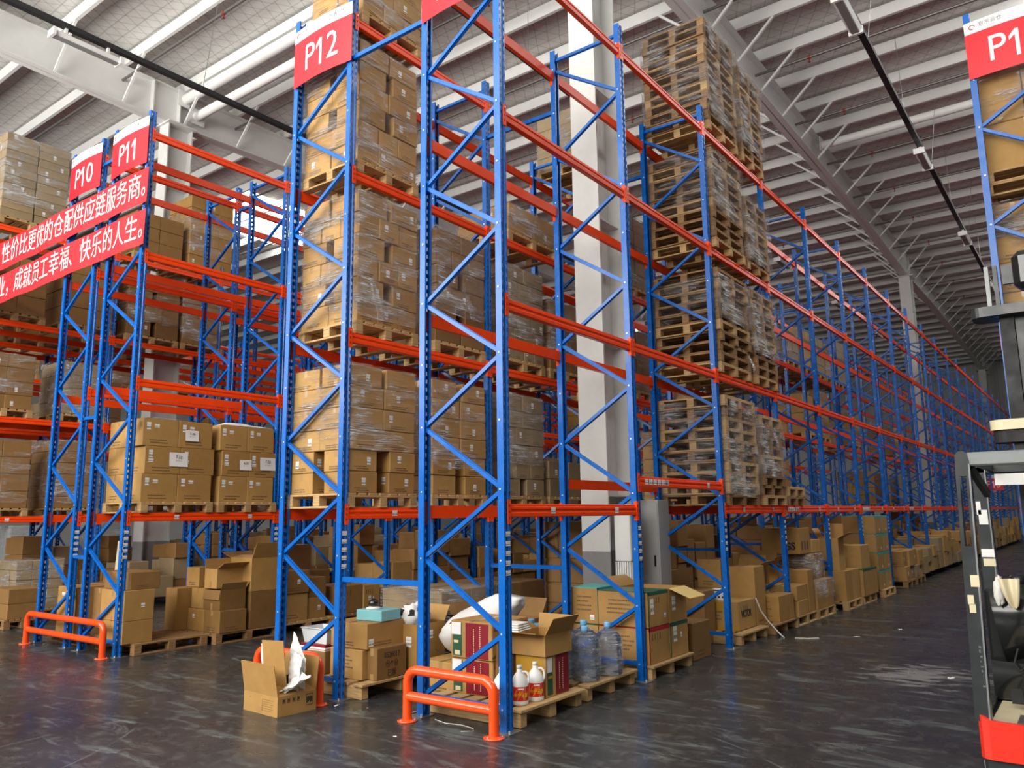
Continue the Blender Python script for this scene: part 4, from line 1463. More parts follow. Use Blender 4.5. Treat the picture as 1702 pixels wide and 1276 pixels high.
MB().mat('black_gloss').lathe([(.048, .03), (.05, .055), (.042, .08), (.02, .095), (.006, .105), (.008, .12), (.001, .126)], 20).build('dome', cup)
ob = open_carton('tall open carton holding a black and white cloth, between P12 and P13', -5.80, 6.12, PH, .34, .42, .47, {'back': (.17, 30), 'left': (.15, 60)}, 'card')
put(label_mesh(0, .075, .10), 'label', ob, (.06, -.21, .30))
put(label_mesh(1, .05, .08), 'label', ob, (.17, .0, .36))
def blob(label, c, s, mat, seed, cat, name, spots=None, amp=.25):
    b = MB().mat(mat)
    n, m = 26, 16
    o_ = Vector((seed * 1.7, seed * 2.3, 0))
    v, f, mi = [], [], []
    for j in range(m + 1):
        ph = PI * j / m
        for i in range(n):
            th = 2 * PI * i / n
            d = Vector((math.sin(ph) * math.cos(th), math.sin(ph) * math.sin(th), -math.cos(ph)))
            r = 1 + amp * mnoise.noise(d * 2.2 + o_) + amp * .5 * mnoise.noise(d * 6 + o_)
            v.append((d.x * s[0] * r, d.y * s[1] * r, d.z * s[2] * r))
    for j in range(m):
        for i in range(n):
            a, b2 = j * n + i, j * n + (i + 1) % n
            f.append((a, b2, b2 + n, a + n))
    b.add(v, f, True)
    if spots:
        b.mat(spots)
        k = b.cur
        for q, fc in enumerate(b.f):
            p = Vector(b.v[fc[0]])
            if mnoise.noise(Vector((p.x / s[0], p.y / s[1], p.z / s[2])) * 1.7 + o_ * 2) > .22:
                b.mi[q] = k
    return tag(b.build(name, None, c), label, cat)
blob('black and white patterned cloth bundled in the tall open carton', (-5.82, 6.08, .66), (.13, .16, .15), 'cloth_white', 3, 'cloth', 'cloth_bundle', 'cloth_black', .35)
# white tray with papers on a flat stack, left of the post
carton('brown carton under the red and white flat box, P12 floor', -6.86, -6.40, 5.40, 5.85, PH, .36, 'card_dark_shaded', 0)
fb = thing('flat_box', 'flat red and white box under the translucent white tray', 'box', (-6.60, 5.55, .36))
MB().mat('paper').cbox(-.2, .2, -.15, .15, 0, .035, .003).mat('sign_red').box(-.201, .201, -.151, .151, .012, .018).mat('cream').box(-.19, .19, -.14, .14, .035, .036).build('box_body', fb)
MB().mat('box_red').cbox(-.19, .19, -.14, .14, .037, .062, .003).build('lid', fb)
tr = thing('plastic_tray', 'translucent white plastic tray of papers in the P12 rack\'s first bay', 'tray', (-6.60, 5.56, .424))
b = MB().mat('tray_plastic')
for (xa, xb), (ya, yb) in (((-.2, .2), (-.14, .14)),):
    o1 = [(xa * .85, ya * .85, 0), (xb * .85, ya * .85, 0), (xb * .85, yb * .85, 0), (xa * .85, yb * .85, 0)]
    o2 = [(xa, ya, .15), (xb, ya, .15), (xb, yb, .15), (xa, yb, .15)]
    i1 = [(x * .95, y * .95, .006) for x, y, z in o1]
    i2 = [(x * .96, y * .95, .15) for x, y, z in o2]
    b.add(o1 + o2 + i1 + i2, [(3, 2, 1, 0), (8, 9, 10, 11)] + [(k, (k + 1) % 4, 4 + (k + 1) % 4, 4 + k) for k in range(4)] + [(8 + (k + 1) % 4, 8 + k, 12 + k, 12 + (k + 1) % 4) for k in range(4)] + [(4 + k, 4 + (k + 1) % 4, 12 + (k + 1) % 4, 12 + k) for k in range(4)])
    rim = [(x * 1.06, y * 1.08, .145) for x, y, z in o2]
    b.add(o2 + rim, [(k, 4 + k, 4 + (k + 1) % 4, (k + 1) % 4) for k in range(4)])
b.build('tub', tr)
for q, (xx, yy) in enumerate(((-6.56, 5.56), (-6.46, 5.60), (-6.50, 5.52))):
    paper_sheet(('folded white slip at the left in the white tray', 'white slip standing at the right in the white tray', 'white slip lying in the middle of the white tray')[q], [(xx - .05, yy - .04, .46), (xx + .05, yy, .46), (xx + .05, yy + .03, .60 + .02 * q), (xx - .06, yy + .02, .58)], 10 + q, 'paper slips in the white tray')
# stack behind, deeper in P12 and in the gap
open_carton('wide open carton on the floor in the gap behind the white sack', -5.45, 7.0, 0.0, .75, .6, .58, {'back': (.22, 30), 'front': (.2, 70), 'left': (.2, 40)}, 'card_dark_shaded')
pallet('weathered pallet under the silver-wrapped cartons on P12\'s floor', -6.45, 7.62, 0, 1.0, 2.0, 0, True)
for i in range(4):
    y = 6.66 + i * .5
    for li in range(2):
        carton('brown carton, %s row, %s of the silver-wrapped row on P12\'s floor' % (('lower', 'upper')[li], ORD[i]), -6.9, -5.97, y, y + .49, PH + li * .36, PH + li * .36 + .355, 'card_grey' if i < 2 else 'card_dark_shaded', 1 if i > 1 else 0)
film('silvery stretch film round the low cartons behind the white sack', -6.91, -5.955, 6.65, 7.66, .42, .88, 'film_heavy', 77)

# ------------------------------------------------------------------ floor goods under P13, first bay
bearer_pallet('pallet under the white jugs, nearest the camera', -4.42, 5.80, 0, 1.02, .98, 0, False, 2)
bearer_pallet('pallet under the blue water bottles', -4.44, 6.86, 0, 1.0, .96, .02, False, 3)

def red_box(label, x0, x1, y0, y1, z0, z1, face='front'):
    w, d, h = x1 - x0, y1 - y0, z1 - z0
    o = put(carton_mesh(w, d, h, 'card', 0, True), 'product_carton', None, ((x0 + x1) / 2, (y0 + y1) / 2, z0))
    tag(o, label, 'carton', 'red and green printed cartons')
    e = .001
    b = MB()
    if face == 'front':
        y = -d / 2 - e
        def q(m, u0, u1, v0, v1):
            b.mat(m).quad((u0 * w / 2, y, v0 * h), (u1 * w / 2, y, v0 * h), (u1 * w / 2, y, v1 * h), (u0 * w / 2, y, v1 * h))
    else:
        x = w / 2 + e
        def q(m, u0, u1, v0, v1):
            b.mat(m).quad((x, u0 * d / 2, v0 * h), (x, u1 * d / 2, v0 * h), (x, u1 * d / 2, v1 * h), (x, u0 * d / 2, v1 * h))
    q('box_green', -.9, -.45, .06, .94)
    q('box_red', -.28, .82, .03, .95) if face == 'front' else q('box_red', -.2, .95, .03, .98)
    b.build('printed_panel', o)
    b = MB()
    if face == 'front':
        y -= e
        q('paper', -.96, -.5, .62, .95)
        q('cream', -.8, -.55, .08, .2)
        q('cream', -.85, -.62, .40, .47)
    else:
        x += e
        q('paper', -.92, -.5, .60, .95)
        q('box_yellow', -.85, -.5, .45, .52)
    b.build('sticker', o)
    col = ('精', '选', '优', '质', '好', '品') if False else None
    b = MB().mat('banner_red' if False else 'cream')
    rnd = random.Random(int(z0 * 1000))
    for c_ in (.12, .42):
        v = .88 if c_ > .3 else .8
        while v > .14:
            du = .018
            b.add([], [])
            if face == 'front':
                b.box(c_ * w / 2 - du / 4, c_ * w / 2 + du / 4, -d / 2 - .0025, -d / 2 - .0015, (v - .025) * h, v * h)
            else:
                b.box(w / 2 + .0015, w / 2 + .0025, c_ * d / 2 - du / 4, c_ * d / 2 + du / 4, (v - .025) * h, v * h)
            v -= .055 if c_ > .3 else .045
    b.build('printed_words', o)
    # coloured curve on the long side
    if face == 'front':
        b = MB().mat('box_green')
        x = w / 2 + e
        pts = [(x, d * (-.5 + .1 * k), h * (.10 + .20 * math.sin(k * .32))) for k in range(11)]
        for k in range(10):
            b.quad((x, pts[k][1], h * .06), (x, pts[k + 1][1], h * .06), pts[k + 1], pts[k])
        b.mat('box_red').quad((x, -d * .46, h * .76), (x, d * .46, h * .76), (x, d * .46, h * .92), (x, -d * .46, h * .92))
        vs = [(x, d * (.08 + .2 * math.cos(a)), h * (.5 + .12 * math.sin(a))) for a in [2 * PI * k / 20 for k in range(20)]]
        b.add(vs, [tuple(range(20))])
        b.build('side_print', o)
    else:
        b = MB().mat('box_yellow')
        y = -d / 2 - e
        b.quad((-w * .48, y, h * .55), (w * .4, y, h * .55), (w * .4, y, h * .97), (-w * .48, y, h * .97))
        b.build('side_print', o)
    return o
red_box('lower red and green printed carton behind the orange guard', -4.83, -4.36, 5.52, 6.05, PH, .445)
red_box('upper red and green printed carton behind the orange guard', -4.82, -4.35, 5.50, 6.03, .447, .765)
red_box('red and yellow printed carton under the open carton beside the jugs', -4.30, -3.975, 5.76, 6.12, PH, .485, 'side')
op = open_carton('worn open carton on the red and yellow carton beside the bottles', -4.14, 5.94, .487, .36, .42, .175, {'back': (.13, 8), 'right': (.17, 32), 'front': (.14, 78), 'left': (.14, 70)}, 'card')
bag = MB().mat('cloth_white')
for k in range(4):
    bag.cbox(-.17 + .006 * k, .15 - .004 * k, -.13 + .005 * k, .12 - .012 * k, .018 * k, .018 * k + .016, .007)
tag(bag.build('folded_bag', None, (-4.32, 5.72, .685), .15), 'folded white plastic bags lying on the worn open carton', 'bag')
carton('plain brown carton behind the upper printed carton, under the folded bags', -4.52, -4.33, 5.55, 6.1, PH, .62, 'card_dark_shaded')
carton('brown carton on the floor under the white sack', -5.50, -5.02, 5.85, 6.36, 0, .31, 'card', 1)
# white woven sack
def sack():
    b = MB().mat('sack')
    n, m = 30, 26
    o_ = Vector((4.1, 2.2, 0))
    v, f = [], []
    for j in range(m + 1):
        t = j / m
        r = .33 * (math.sin(min(1, t * 2.2) * PI / 2) ** .7) * (1 - .62 * max(0, t - .45) ** 1.1 / .62) * (1 if t < .93 else .9)
        cx = .66 * t ** 1.25
        cz = .60 * t
        for i in range(n):
            a = 2 * PI * i / n
            d = Vector((math.cos(a), math.sin(a), 0))
            w = 1 + .13 * mnoise.noise(Vector((d.x * 2, d.y * 2, t * 4)) + o_) + .07 * mnoise.noise(Vector((d.x * 6, d.y * 6, t * 10)) + o_)
            v.append((cx + d.x * r * 1.1 * w, d.y * r * .8 * w, cz + .10 * d.x * -r))
    for j in range(m):
        for i in range(n):
            a, b2 = j * n + i, j * n + (i + 1) % n
            f.append((a, b2, b2 + n, a + n))
    f.append(tuple(range(n))[::-1])
    f.append(tuple(range(m * n, m * n + n)))
    b.add(v, f, True)
    root = tag(b.build('woven_sack', None, (-5.36, 6.22, .315)), 'white woven sack leaning behind the printed cartons', 'sack')
    MB().mat('print_black').grid(lambda u, v_: (.06 + .05 * u, -.225 + .02 * v_, .22 + .10 * v_ + .04 * u), 3, 3).build('printed_mark', root)
    MB().mat('cloth_black').tube([(-.16, -.16, .06), (-.05, -.2, .04), (.06, -.2, .05)], .006, 6).build('string', root)
sack()

# white jugs
def jug(label, x, y, z, s=1.0, rz=0.0):
    root = thing('plastic_jug', label, 'jug', (x, y, z), rz, 'white jugs with red labels')
    b = MB().mat('hdpe')
    prof = [(.055, 0), (.066, .004), (.071, .015), (.072, .03), (.072, .155), (.070, .178), (.058, .212), (.040, .240), (.026, .256), (.022, .262), (.022, .285)]
    b.lathe([(r * s, zz * s) for r, zz in prof], 28)
    b.build('body', root)
    hb = MB().mat('hdpe').tube([(.024 * s, 0, .258 * s), (.050 * s, 0, .26 * s), (.070 * s, 0, .246 * s), (.079 * s, 0, .215 * s), (.077 * s, 0, .185 * s), (.066 * s, 0, .16 * s)], .0095 * s, 10)
    hb.build('handle', root)
    MB().mat('hdpe').lathe([(.023, .283), (.023, .308), (.020, .311), (.002, .311)], 20).build('cap', root).scale = (s, s, s)
    lb = MB().mat('jug_red')
    R = .0725 * s
    def cyl(u0, u1, z0, z1, R_, m):
        lb.mat(m).grid(lambda u, v: (R_ * math.cos(u0 + (u1 - u0) * u), R_ * math.sin(u0 + (u1 - u0) * u), z0 + (z1 - z0) * v), 24, 1)
    cyl(0, 2 * PI, .04 * s, .15 * s, R, 'jug_red')
    c = -1.0 - rz
    lb.mat('jug_orange')
    for k in range(3):
        a0 = c - 1.1 + .75 * k
        vs = []
        for t in range(9):
            a = a0 + t / 8 * .8
            vs.append((a, .045 + .085 * t / 8))
        for t in range(8):
            (a, za), (b2, zb_) = vs[t], vs[t + 1]
            R2 = R + .0006
            lb.quad((R2 * math.cos(a), R2 * math.sin(a), za * s), (R2 * math.cos(a + .16), R2 * math.sin(a + .16), za * s), (R2 * math.cos(b2 + .16), R2 * math.sin(b2 + .16), zb_ * s), (R2 * math.cos(b2), R2 * math.sin(b2), zb_ * s))
    cyl(c - .15, c + .55, .128 * s, .140 * s, R + .0009, 'white_vinyl')
    cyl(c - .05, c + .5, .095 * s, .118 * s, R + .0009, 'jug_orange')
    lb.build('label', root)['label'] = 'red wrapper with orange rays'
    me = text_mesh('去污王牌', .034 * s, 'jug_yellow', .0004, .9, .0008).copy()
    for v in me.vertices:
        a = c + .22 + v.co.x / R
        rr = R + .0012 + v.co.z
        v.co = (rr * math.cos(a), rr * math.sin(a), .082 * s + v.co.y)
    put(me, 'lettering', root)
    return root
jug('white jug with red label, the one fully in view beside the printed carton', -4.025, 5.67, PH, 1.0, .5)
jug('white jug with red label, partly behind the P13 corner post', -4.045, 5.475, PH, 1.0, .4)
jug('white jug with red label seen left of the P13 corner post', -4.125, 5.335, PH, 1.0, .5)

# water bottles
def bottle(label, x, y, z=PH, bag_=True, rz=0.0):
    root = thing('water_bottle', label, 'bottle', (x, y, z), rz, 'large blue water bottles')
    prof = [(.10, 0), (.125, .006), (.134, .02), (.134, .10), (.129, .115), (.134, .13), (.134, .225), (.129, .24), (.134, .255), (.134, .32), (.125, .36), (.10, .39), (.06, .41), (.034, .425), (.030, .44), (.030, .455)]
    MB().mat('bottle').lathe(prof, 32).build('body', root)
    MB().mat('bottle_cap').lathe([(.033, .44), (.034, .455), (.034, .485), (.030, .492), (.002, .492)], 20).build('cap', root)
    if bag_:
        b = MB().mat('bag_film')
        o_ = Vector((x * 7, y * 5, 0))
        n, m = 36, 18
        v, f = [], []
        pr = [(.142, .0), (.150, .05), (.152, .15), (.150, .25), (.150, .33), (.135, .38), (.09, .42), (.045, .445)]
        for j, (r, zz) in enumerate(pr):
            for i in range(n):
                a = 2 * PI * i / n
                nn = mnoise.noise(Vector((math.cos(a) * 3, math.sin(a) * 3, zz * 9)) + o_)
                v.append((r * math.cos(a) * (1 + .07 * nn), r * math.sin(a) * (1 + .07 * nn), zz))
        for j in range(len(pr) - 1):
            for i in range(n):
                a, b2 = j * n + i, j * n + (i + 1) % n
                f.append((a, b2, b2 + n, a + n))
        b.add(v, f, True)
        b.build('clear_bag', root)
    return root
bottle('blue water bottle nearest the camera, left one of the front pair', -4.10, 6.60)
bottle('bagged blue water bottle, right one of the front pair', -4.06, 6.96)
for (x, y, nm) in ((-4.36, 6.62, 'blue water bottle just behind the front pair'), (-4.33, 6.95, 'blue water bottle behind the right bottle of the front pair'), (-4.60, 6.52, 'blue water bottle behind the folded white bags'), (-4.58, 6.84, 'blue water bottle in the middle of the back row'), (-4.84, 6.45, 'blue water bottle at the far left of the group, behind the folded bags'), (-4.83, 6.75, 'blue water bottle at the back left beside the inner post')):
    bottle(nm, x, y)

# ------------------------------------------------------------------ P13, second bay: taped cartons and column cabinet
bearer_pallet('pale pallet under the green-taped cartons by the column', -4.37, 8.05, 0, 1.0, 1.0, 0, False, 4)
def taped(label, x0, x1, y0, y1, z0, z1, tape, labs=(), marks=2):
    o = carton(label, x0, x1, y0, y1, z0, z1, 'card', marks, labs)
    w, d, h = x1 - x0, y1 - y0, z1 - z0
    b = MB().mat(tape)
    e = .0016
    b.box(w / 2, w / 2 + e, -d / 2, d / 2, h - .035, h).box(w / 2, w / 2 + e, -d / 2, -d / 2 + .02, 0, h)
    b.box(-w / 2, w / 2, -d / 2 - e, -d / 2, h - .006, h).box(-w / 2, w / 2, -d / 2, d / 2, h, h + e)
    b.build('coloured_tape', o)
    return o
taped('large brown carton with green tape, upper layer beside the P13 post', -4.52, -3.92, 7.56, 8.03, PH + .365, .87, 'tape_green', ((1, -.14, .03, .07, .16), (1, .15, -.08, .05, .045)))
taped('large brown carton with red tape, lower layer beside the P13 post', -4.52, -3.92, 7.56, 8.03, PH, PH + .36, 'tape_red')
taped('brown carton with teal tape, upper layer next to the inner post', -4.87, -4.53, 7.57, 8.03, PH + .365, .89, 'tape_teal', ((0, .1, -.12, .05, .05),))
taped('brown carton, lower layer under the teal-taped one', -4.87, -4.53, 7.57, 8.03, PH, PH + .36, 'tape_green')
tb = open_carton('upper open carton whose yellow flap hangs out over the aisle', -4.22, 8.27, PH + .365, .6, .45, .36, {'left': (.2, 60)}, 'card')
put(label_mesh(1, .08, .15), 'label', tb, (.3, -.1, .2))
yf = MB().mat('note_paper')
yf.bar((.30, 0, .36), (.52, .0, .27), .43, .006, (0, 1, 0)) if False else yf.add([(.30, -.2, .365), (.30, .2, .365), (.53, .23, .27), (.53, -.17, .27), (.30, -.2, .359), (.30, .2, .359), (.53, .23, .264), (.53, -.17, .264)], [(0, 3, 2, 1), (4, 5, 6, 7), (0, 4, 7, 3), (3, 7, 6, 2), (2, 6, 5, 1), (1, 5, 4, 0)])
yfo = yf.build('flap', tb)
yfo['label'] = 'yellowed flap with faint print'
taped('brown carton with green tape at the far end of the lower layer', -4.52, -3.92, 8.05, 8.50, PH, PH + .36, 'tape_green', ((1, -.1, .06, .08, .16), (1, .05, .04, .04, .05)), 0)
for i, (x0, x1, zt) in enumerate(((-4.9, -4.45, .5), (-4.42, -3.98, .42))):
    carton('brown carton on the floor behind the green-taped stack, %s' % ('inner one' if i == 0 else 'outer one'), x0, x1, 8.75, 9.25, 0, zt, 'card_dark_shaded', 1)

cab = thing('electrical_cabinet', 'white electrical cabinet fixed to the white column', 'cabinet', (-4.88, 8.95, 1.0))
MB().mat('white_steel').cbox(-.11, .11, -.15, .15, .1, .80, .006).build('body', cab)
MB().mat('cabinet_grey').cbox(.11, .122, -.14, .14, .11, .79, .004).build('door', cab)
b = MB().mat('white_steel')
for k in range(7):
    b.box(-.11 + .032 * k, -.11 + .032 * k + .022, -.15, -.12, -.42, .095)
b.box(-.11, .11, -.12, .1, -.42, .095)
b.build('ribbed_duct', cab)
loc = thing('locker', 'tall light grey metal locker standing beside the white column', 'locker', (-4.98, 9.66, 0))
MB().mat('cabinet_grey').cbox(-.2, .24, -.12, .20, 0, 1.86, .006).build('body', loc)
MB().mat('cabinet_grey').cbox(-.19, .23, -.134, -.122, .08, 1.82, .004).build('door', loc)
MB().mat('black_gloss').box(.17, .19, -.15, -.134, 1.0, 1.14).build('handle', loc)

# ------------------------------------------------------------------ P13 third bay onwards, on the floor
bearer_pallet('pale pallet under the carton lettered VICTOR', -4.40, 10.56, 0, 1.02, .98, 0, False, 5)
v = carton('brown carton lettered VICTOR at the foot of the third P13 post', -4.68, -4.02, 10.28, 10.92, PH, .52, 'card', 2)
text_on(v, 'VICTOR', .125, 'print_black', (.332, -.03, .20), '+X', .8, .004)
b = MB().mat('box_yellow')
b.quad((-.33, -.321, .25), (.2, -.321, .25), (.2, -.321, .37), (-.33, -.321, .37)).quad((-.33, -.321, .0), (.32, -.321, .0), (.32, -.321, .06), (-.33, -.321, .06))
b.build('yellow_print', v)
w = thing('small_carton', 'small white printed carton standing on the VICTOR carton', 'carton', (-4.28, 10.40, .521))
MB().mat('paper').cbox(-.11, .11, -.05, .05, 0, .15, .004).build('body', w)
b = MB().mat('print_black').box(-.09, -.01, -.0515, -.0505, .118, .135).box(.03, .05, -.0515, -.0505, .115, .138)
for k in range(3):
    b.box(-.09 + .055 * k, -.06 + .055 * k, -.0515, -.0505, .03, .055)
b.build('print', w)
carton('tall brown carton standing behind the VICTOR carton', -4.45, -4.02, 10.95, 11.35, .0, .93, 'card', 1, ((0, -.17, .0, .03, .07),))
carton('wide brown carton behind the yellow hanging flap', -4.88, -4.30, 9.86, 10.2, .0, .68, 'card_dark_shaded', 0)
carton('brown carton set back behind the P13 inner post, third bay', -4.86, -4.5, 10.95, 11.4, .0, .62, 'card_dark_shaded', 1)
carton('brown carton on top of the one set back in the third bay', -4.86, -4.5, 10.95, 11.4, .622, 1.02, 'card', 1)
for i in range(3):
    for li in range(2):
        carton('brown carton of the tall stack behind the pallet stacks, %s row, %s' % (('lower', 'upper')[li], ORD[i]), -6.86, -5.97, 9.95 + .75 * i, 10.67 + .75 * i, PH + .72 * li, PH + .72 * li + .71, 'card_dark_shaded', 0, ((1, -.1, .1, .06, .09), (1, .22, -.2, .06, .09)))
pallet('pallet under the tall stack behind the pallet stacks', -6.42, 11.05, 0, 1.0, 2.2, 0, True)
bearer_pallet('weathered pallet under the block-printed carton left of the fourth aisle post', -4.30, 11.66, 0, .95, 1.0, 0, True, 6)
c = carton('brown carton with block print left of the fourth P13 post', -4.45, -3.86, 11.42, 11.86, PH, .50, 'card', 0)
for i, s in enumerate(('包装箱', '易碎物品', '小心轻放')):
    pass
b = MB().mat('card_print')
rnd = random.Random(4)
for r_ in range(5):
    u = -.2
    while u < .16 - .05 * (r_ % 2):
        du = rnd.uniform(.012, .03)
        b.quad((u, -.2215, .27 - .05 * r_), (u + du, -.2215, .27 - .05 * r_), (u + du, -.2215, .285 - .05 * r_), (u, -.2215, .285 - .05 * r_))
        u += du + .008
b.build('block_print', c)
carton('narrow brown carton beside the block-printed carton', -4.40, -3.86, 11.88, 12.08, PH, .50, 'card', 0)
o = open_carton('open brown carton with a white glove stuck on its side, third bay', -4.50, 11.95, .502, .42, .40, .36, {'right': (.2, 60), 'back': (.2, 35)}, 'card')
blob('white glove hanging on the open carton by the fourth post', (-4.26, 11.80, .74), (.035, .05, .12), 'cloth_white', 9, 'glove', 'glove', None, .3)
carton('low brown carton, lower of the pair right of the fourth post', -4.35, -3.84, 12.24, 12.72, PH, .36, 'card', 0)
carton('low brown carton, upper of the pair right of the fourth post', -4.35, -3.85, 12.22, 12.72, .362, .58, 'card', 0, ((0, -.2, .0, .06, .08),))
open_carton('open brown carton on the low pair right of the fourth post', -4.55, 12.55, .582, .5, .4, .3, {'back': (.2, 20), 'right': (.2, 50)}, 'card')
pallet('pallet under the low pair of cartons right of the fourth post', -4.3, 12.62, 0, 1.1, .95, PI / 2)
carton('upright brown carton behind the low pair of cartons', -4.35, -3.84, 12.76, 13.05, PH, .78, 'card', 0)
pallet('pallet under the film-wrapped carton of the fourth bay', -4.3, 13.6, 0, 1.0, .98, PI / 2)
carton('brown carton wrapped in shiny film by the fifth post', -4.4, -3.82, 13.12, 14.05, PH, .58, 'card', 0)
film('shiny stretch film over the carton by the fifth post', -4.41, -3.81, 13.11, 14.06, .30, .60, 'film_heavy', 90)
carton('dark film-covered carton under the GS carton', -4.42, -3.90, 13.25, 13.85, .60, 1.0, 'card_dark_shaded', 0)
film('stretch film round the carton under the GS carton', -4.43, -3.89, 13.24, 13.86, .61, 1.0, 'film_heavy', 91)
g = carton('brown carton lettered GS high on the stack by the fifth post', -4.60, -3.98, 12.95, 13.5, 1.01, 1.42, 'card', 0)
text_on(g, 'GS', .16, 'print_black', (.15, -.2765, .12), '-Y', .9, .006)
b = MB().mat('card_print')
for k in range(3):
    b.box(.3105, .3115, -.2 + .14 * k, -.12 + .14 * k, .06, .2)
b.mat('tape').box(-.31, .311, -.2765, -.2755, .33, .36)
b.build('side_print', g)
carton('small brown carton beside the GS carton', -4.2, -3.95, 13.52, 13.95, 1.01, 1.22, 'card', 0)
open_carton('tall open carton standing up behind the fifth P13 post', -4.0, 14.8, .66, .34, .4, .55, {'left': (.2, 30), 'back': (.25, 10), 'right': (.2, 60)}, 'card')
carton('tall brown carton below the tall open one, fifth bay', -4.2, -3.74, 14.55, 14.98, PH, .655, 'card', 0)
carton('tall brown carton next to the tall pair, fifth bay', -4.2, -3.74, 15.0, 15.5, PH, .655, 'card', 0)
pallet('pallet under the tall cartons of the fifth bay', -4.2, 15.0, 0, 1.0, .98, PI / 2)
taped('green-taped carton standing on the aisle edge, fifth bay', -4.2, -3.68, 15.55, 16.6, PH, .62, 'tape_green', (), 0)
carton('brown carton on the green-taped carton, fifth bay', -4.3, -3.72, 15.65, 16.3, .625, 1.05, 'card', 0)
pallet('pallet under the green-taped carton of the fifth bay', -4.2, 16.05, 0, 1.0, 1.0, PI / 2)
k = 0
pallet('pallet under the teal-taped stack of the sixth bay', -4.2, 17.5, 0, 1.0, 1.1, PI / 2)
for li in range(4):
    for j in range(2):
        taped('teal-taped carton, %s row, %s side, tall stack in the sixth bay' % (layname(li, 4), 'near' if j == 0 else 'far'), -4.35, -3.72, 16.95 + .56 * j, 17.5 + .56 * j, PH + .36 * li, PH + .36 * li + .355, 'tape_teal', ((1, .1, -.1, .06, .04),), 0)
# thinner stock further along: two pallets a bay with a few cartons each
frnd = random.Random(77)
def floor_stock(xl, xr, y0, y1, seed, where, solo, hmax=1.1, mats=('card', 'card', 'card_dark_shaded', 'card_grey'), side=1):
    rnd = random.Random(seed)
    for q, (ya, yb) in enumerate(((y0 + .1, y0 + (y1 - y0) * .5 - .03), (y0 + (y1 - y0) * .5 + .03, y1 - .1))):
        if solo:
            pallet('%s pallet on the floor, %s' % (('nearer', 'farther')[q], where), (xl + xr) / 2, (ya + yb) / 2, 0, xr - xl, yb - ya, 0, rnd.random() < .6)
        y, n = ya, 0
        while y < yb - .25:
            d = min(yb - y, rnd.uniform(.34, .62))
            z, li = PH, 0
            top = rnd.uniform(.35, hmax)
            while z < top:
                h = rnd.uniform(.24, .45)
                wd = rnd.uniform(.4, .62)
                xs_ = rnd.uniform(0, .08)
                x1_ = xr - xs_ if side > 0 else xl + xs_ + wd
                mt = rnd.choice(mats)
                if solo:
                    carton('carton, %s, %s pile, %s pallet, %s' % (('bottom', 'second up', 'third up', 'fourth up')[li], ORD[n], ('nearer', 'farther')[q], where), x1_ - wd, x1_, y + .005, y + d - .005, z, z + h, mt, rnd.choice((0, 1, 1, 2)), ((1, rnd.uniform(-.1, .1), 0, .06, .07),) if rnd.random() < .35 else ())
                    if xr - xl > .9 and rnd.random() < .5:
                        stock_box(xl + .02, x1_ - wd - .02, y + .02, y + d - .02, z, z + h * .9, mt)
                else:
                    stock_box(x1_ - wd, x1_, y + .005, y + d - .005, z, z + h, mt)
                    stock_box(xl + .02, x1_ - wd - .02, y + .02, y + d - .02, z, z + h * .9, mt)
                z += h + .002
                li += 1
                if li > 3:
                    break
            y += d
            n += 1
BAYN = ['first', 'second', 'third', 'fourth', 'fifth', 'sixth', 'seventh', 'eighth', 'ninth', 'tenth', 'eleventh', 'twelfth']
for k in range(6, 19):
    floor_stock(P13L + .03, P13R + .26, YS[k], YS[k + 1], 400 + k, 'P13\'s %s bay' % BAYN[k] if k < 12 else '', k < 7, 1.0)
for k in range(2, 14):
    floor_stock(P12L, P12R, YS[k], YS[k + 1], 430 + k, '', False, 1.4, ('card_dark_shaded',))  # all dark card: shade under the rack put into the colour

# ------------------------------------------------------------------ floor goods under P11, P10 and further left
pallet('pallet with cartons at the foot of the P11 corner post', -10.46, 5.86, 0, 1.02, 1.0, PI / 2, True)
P = 'at the foot of the P11 corner post'
carton('scuffed brown carton, lower one %s' % P, -10.62, -10.03, 5.22, 5.62, PH, .42, 'card', 0)
carton('carton with a small white label, middle one %s' % P, -10.62, -10.03, 5.22, 5.62, .422, .80, 'card', 0, ((1, .05, .0, .05, .05),))
carton('flat brown carton, topmost %s' % P, -10.72, -10.06, 5.3, 5.70, .802, 1.02, 'card_dark_shaded', 1)
carton('brown carton leaning inside the P11 frame, behind the lower orange rail', -11.0, -10.66, 5.3, 5.85, PH, .8, 'card_dark_shaded', 1)
pallet('pallet with dirty cartons in P11\'s first bay', -10.35, 6.95, 0, 1.06, 1.0, PI / 2, True)
carton('stained brown carton, left one at the bottom of P11\'s first bay', -10.62, -10.23, 6.46, 6.90, PH, .44, 'card', 0, ((0, -.05, .05, .05, .05),))
carton('stained brown carton, right one at the bottom of P11\'s first bay', -10.22, -9.84, 6.46, 6.88, PH, .44, 'card_dark_shaded', 1)
open_carton('open brown carton with front flap hanging, P11\'s first bay', -10.08, 6.68, .442, .40, .40, .27, {'front': (.13, 172), 'back': (.12, 40), 'right': (.1, 20)}, 'card_dark_shaded')
carton('stained brown carton beside the open one in P11\'s first bay', -10.62, -10.30, 6.5, 6.9, .442, .72, 'card', 0)
carton('brown carton on top with black handwriting, left, P11\'s first bay', -10.85, -10.53, 6.55, 6.8, .722, 1.0, 'card', 1)
open_carton('open brown carton with raised flap on top, P11\'s first bay', -10.22, 6.75, .722, .30, .42, .27, {'left': (.13, 5), 'right': (.18, 62), 'back': (.1, 30)}, 'card')
carton('large brown carton, lower of the tall pair in P11\'s first bay', -10.38, -9.86, 6.95, 7.44, PH, .66, 'card_dark_shaded', 0)
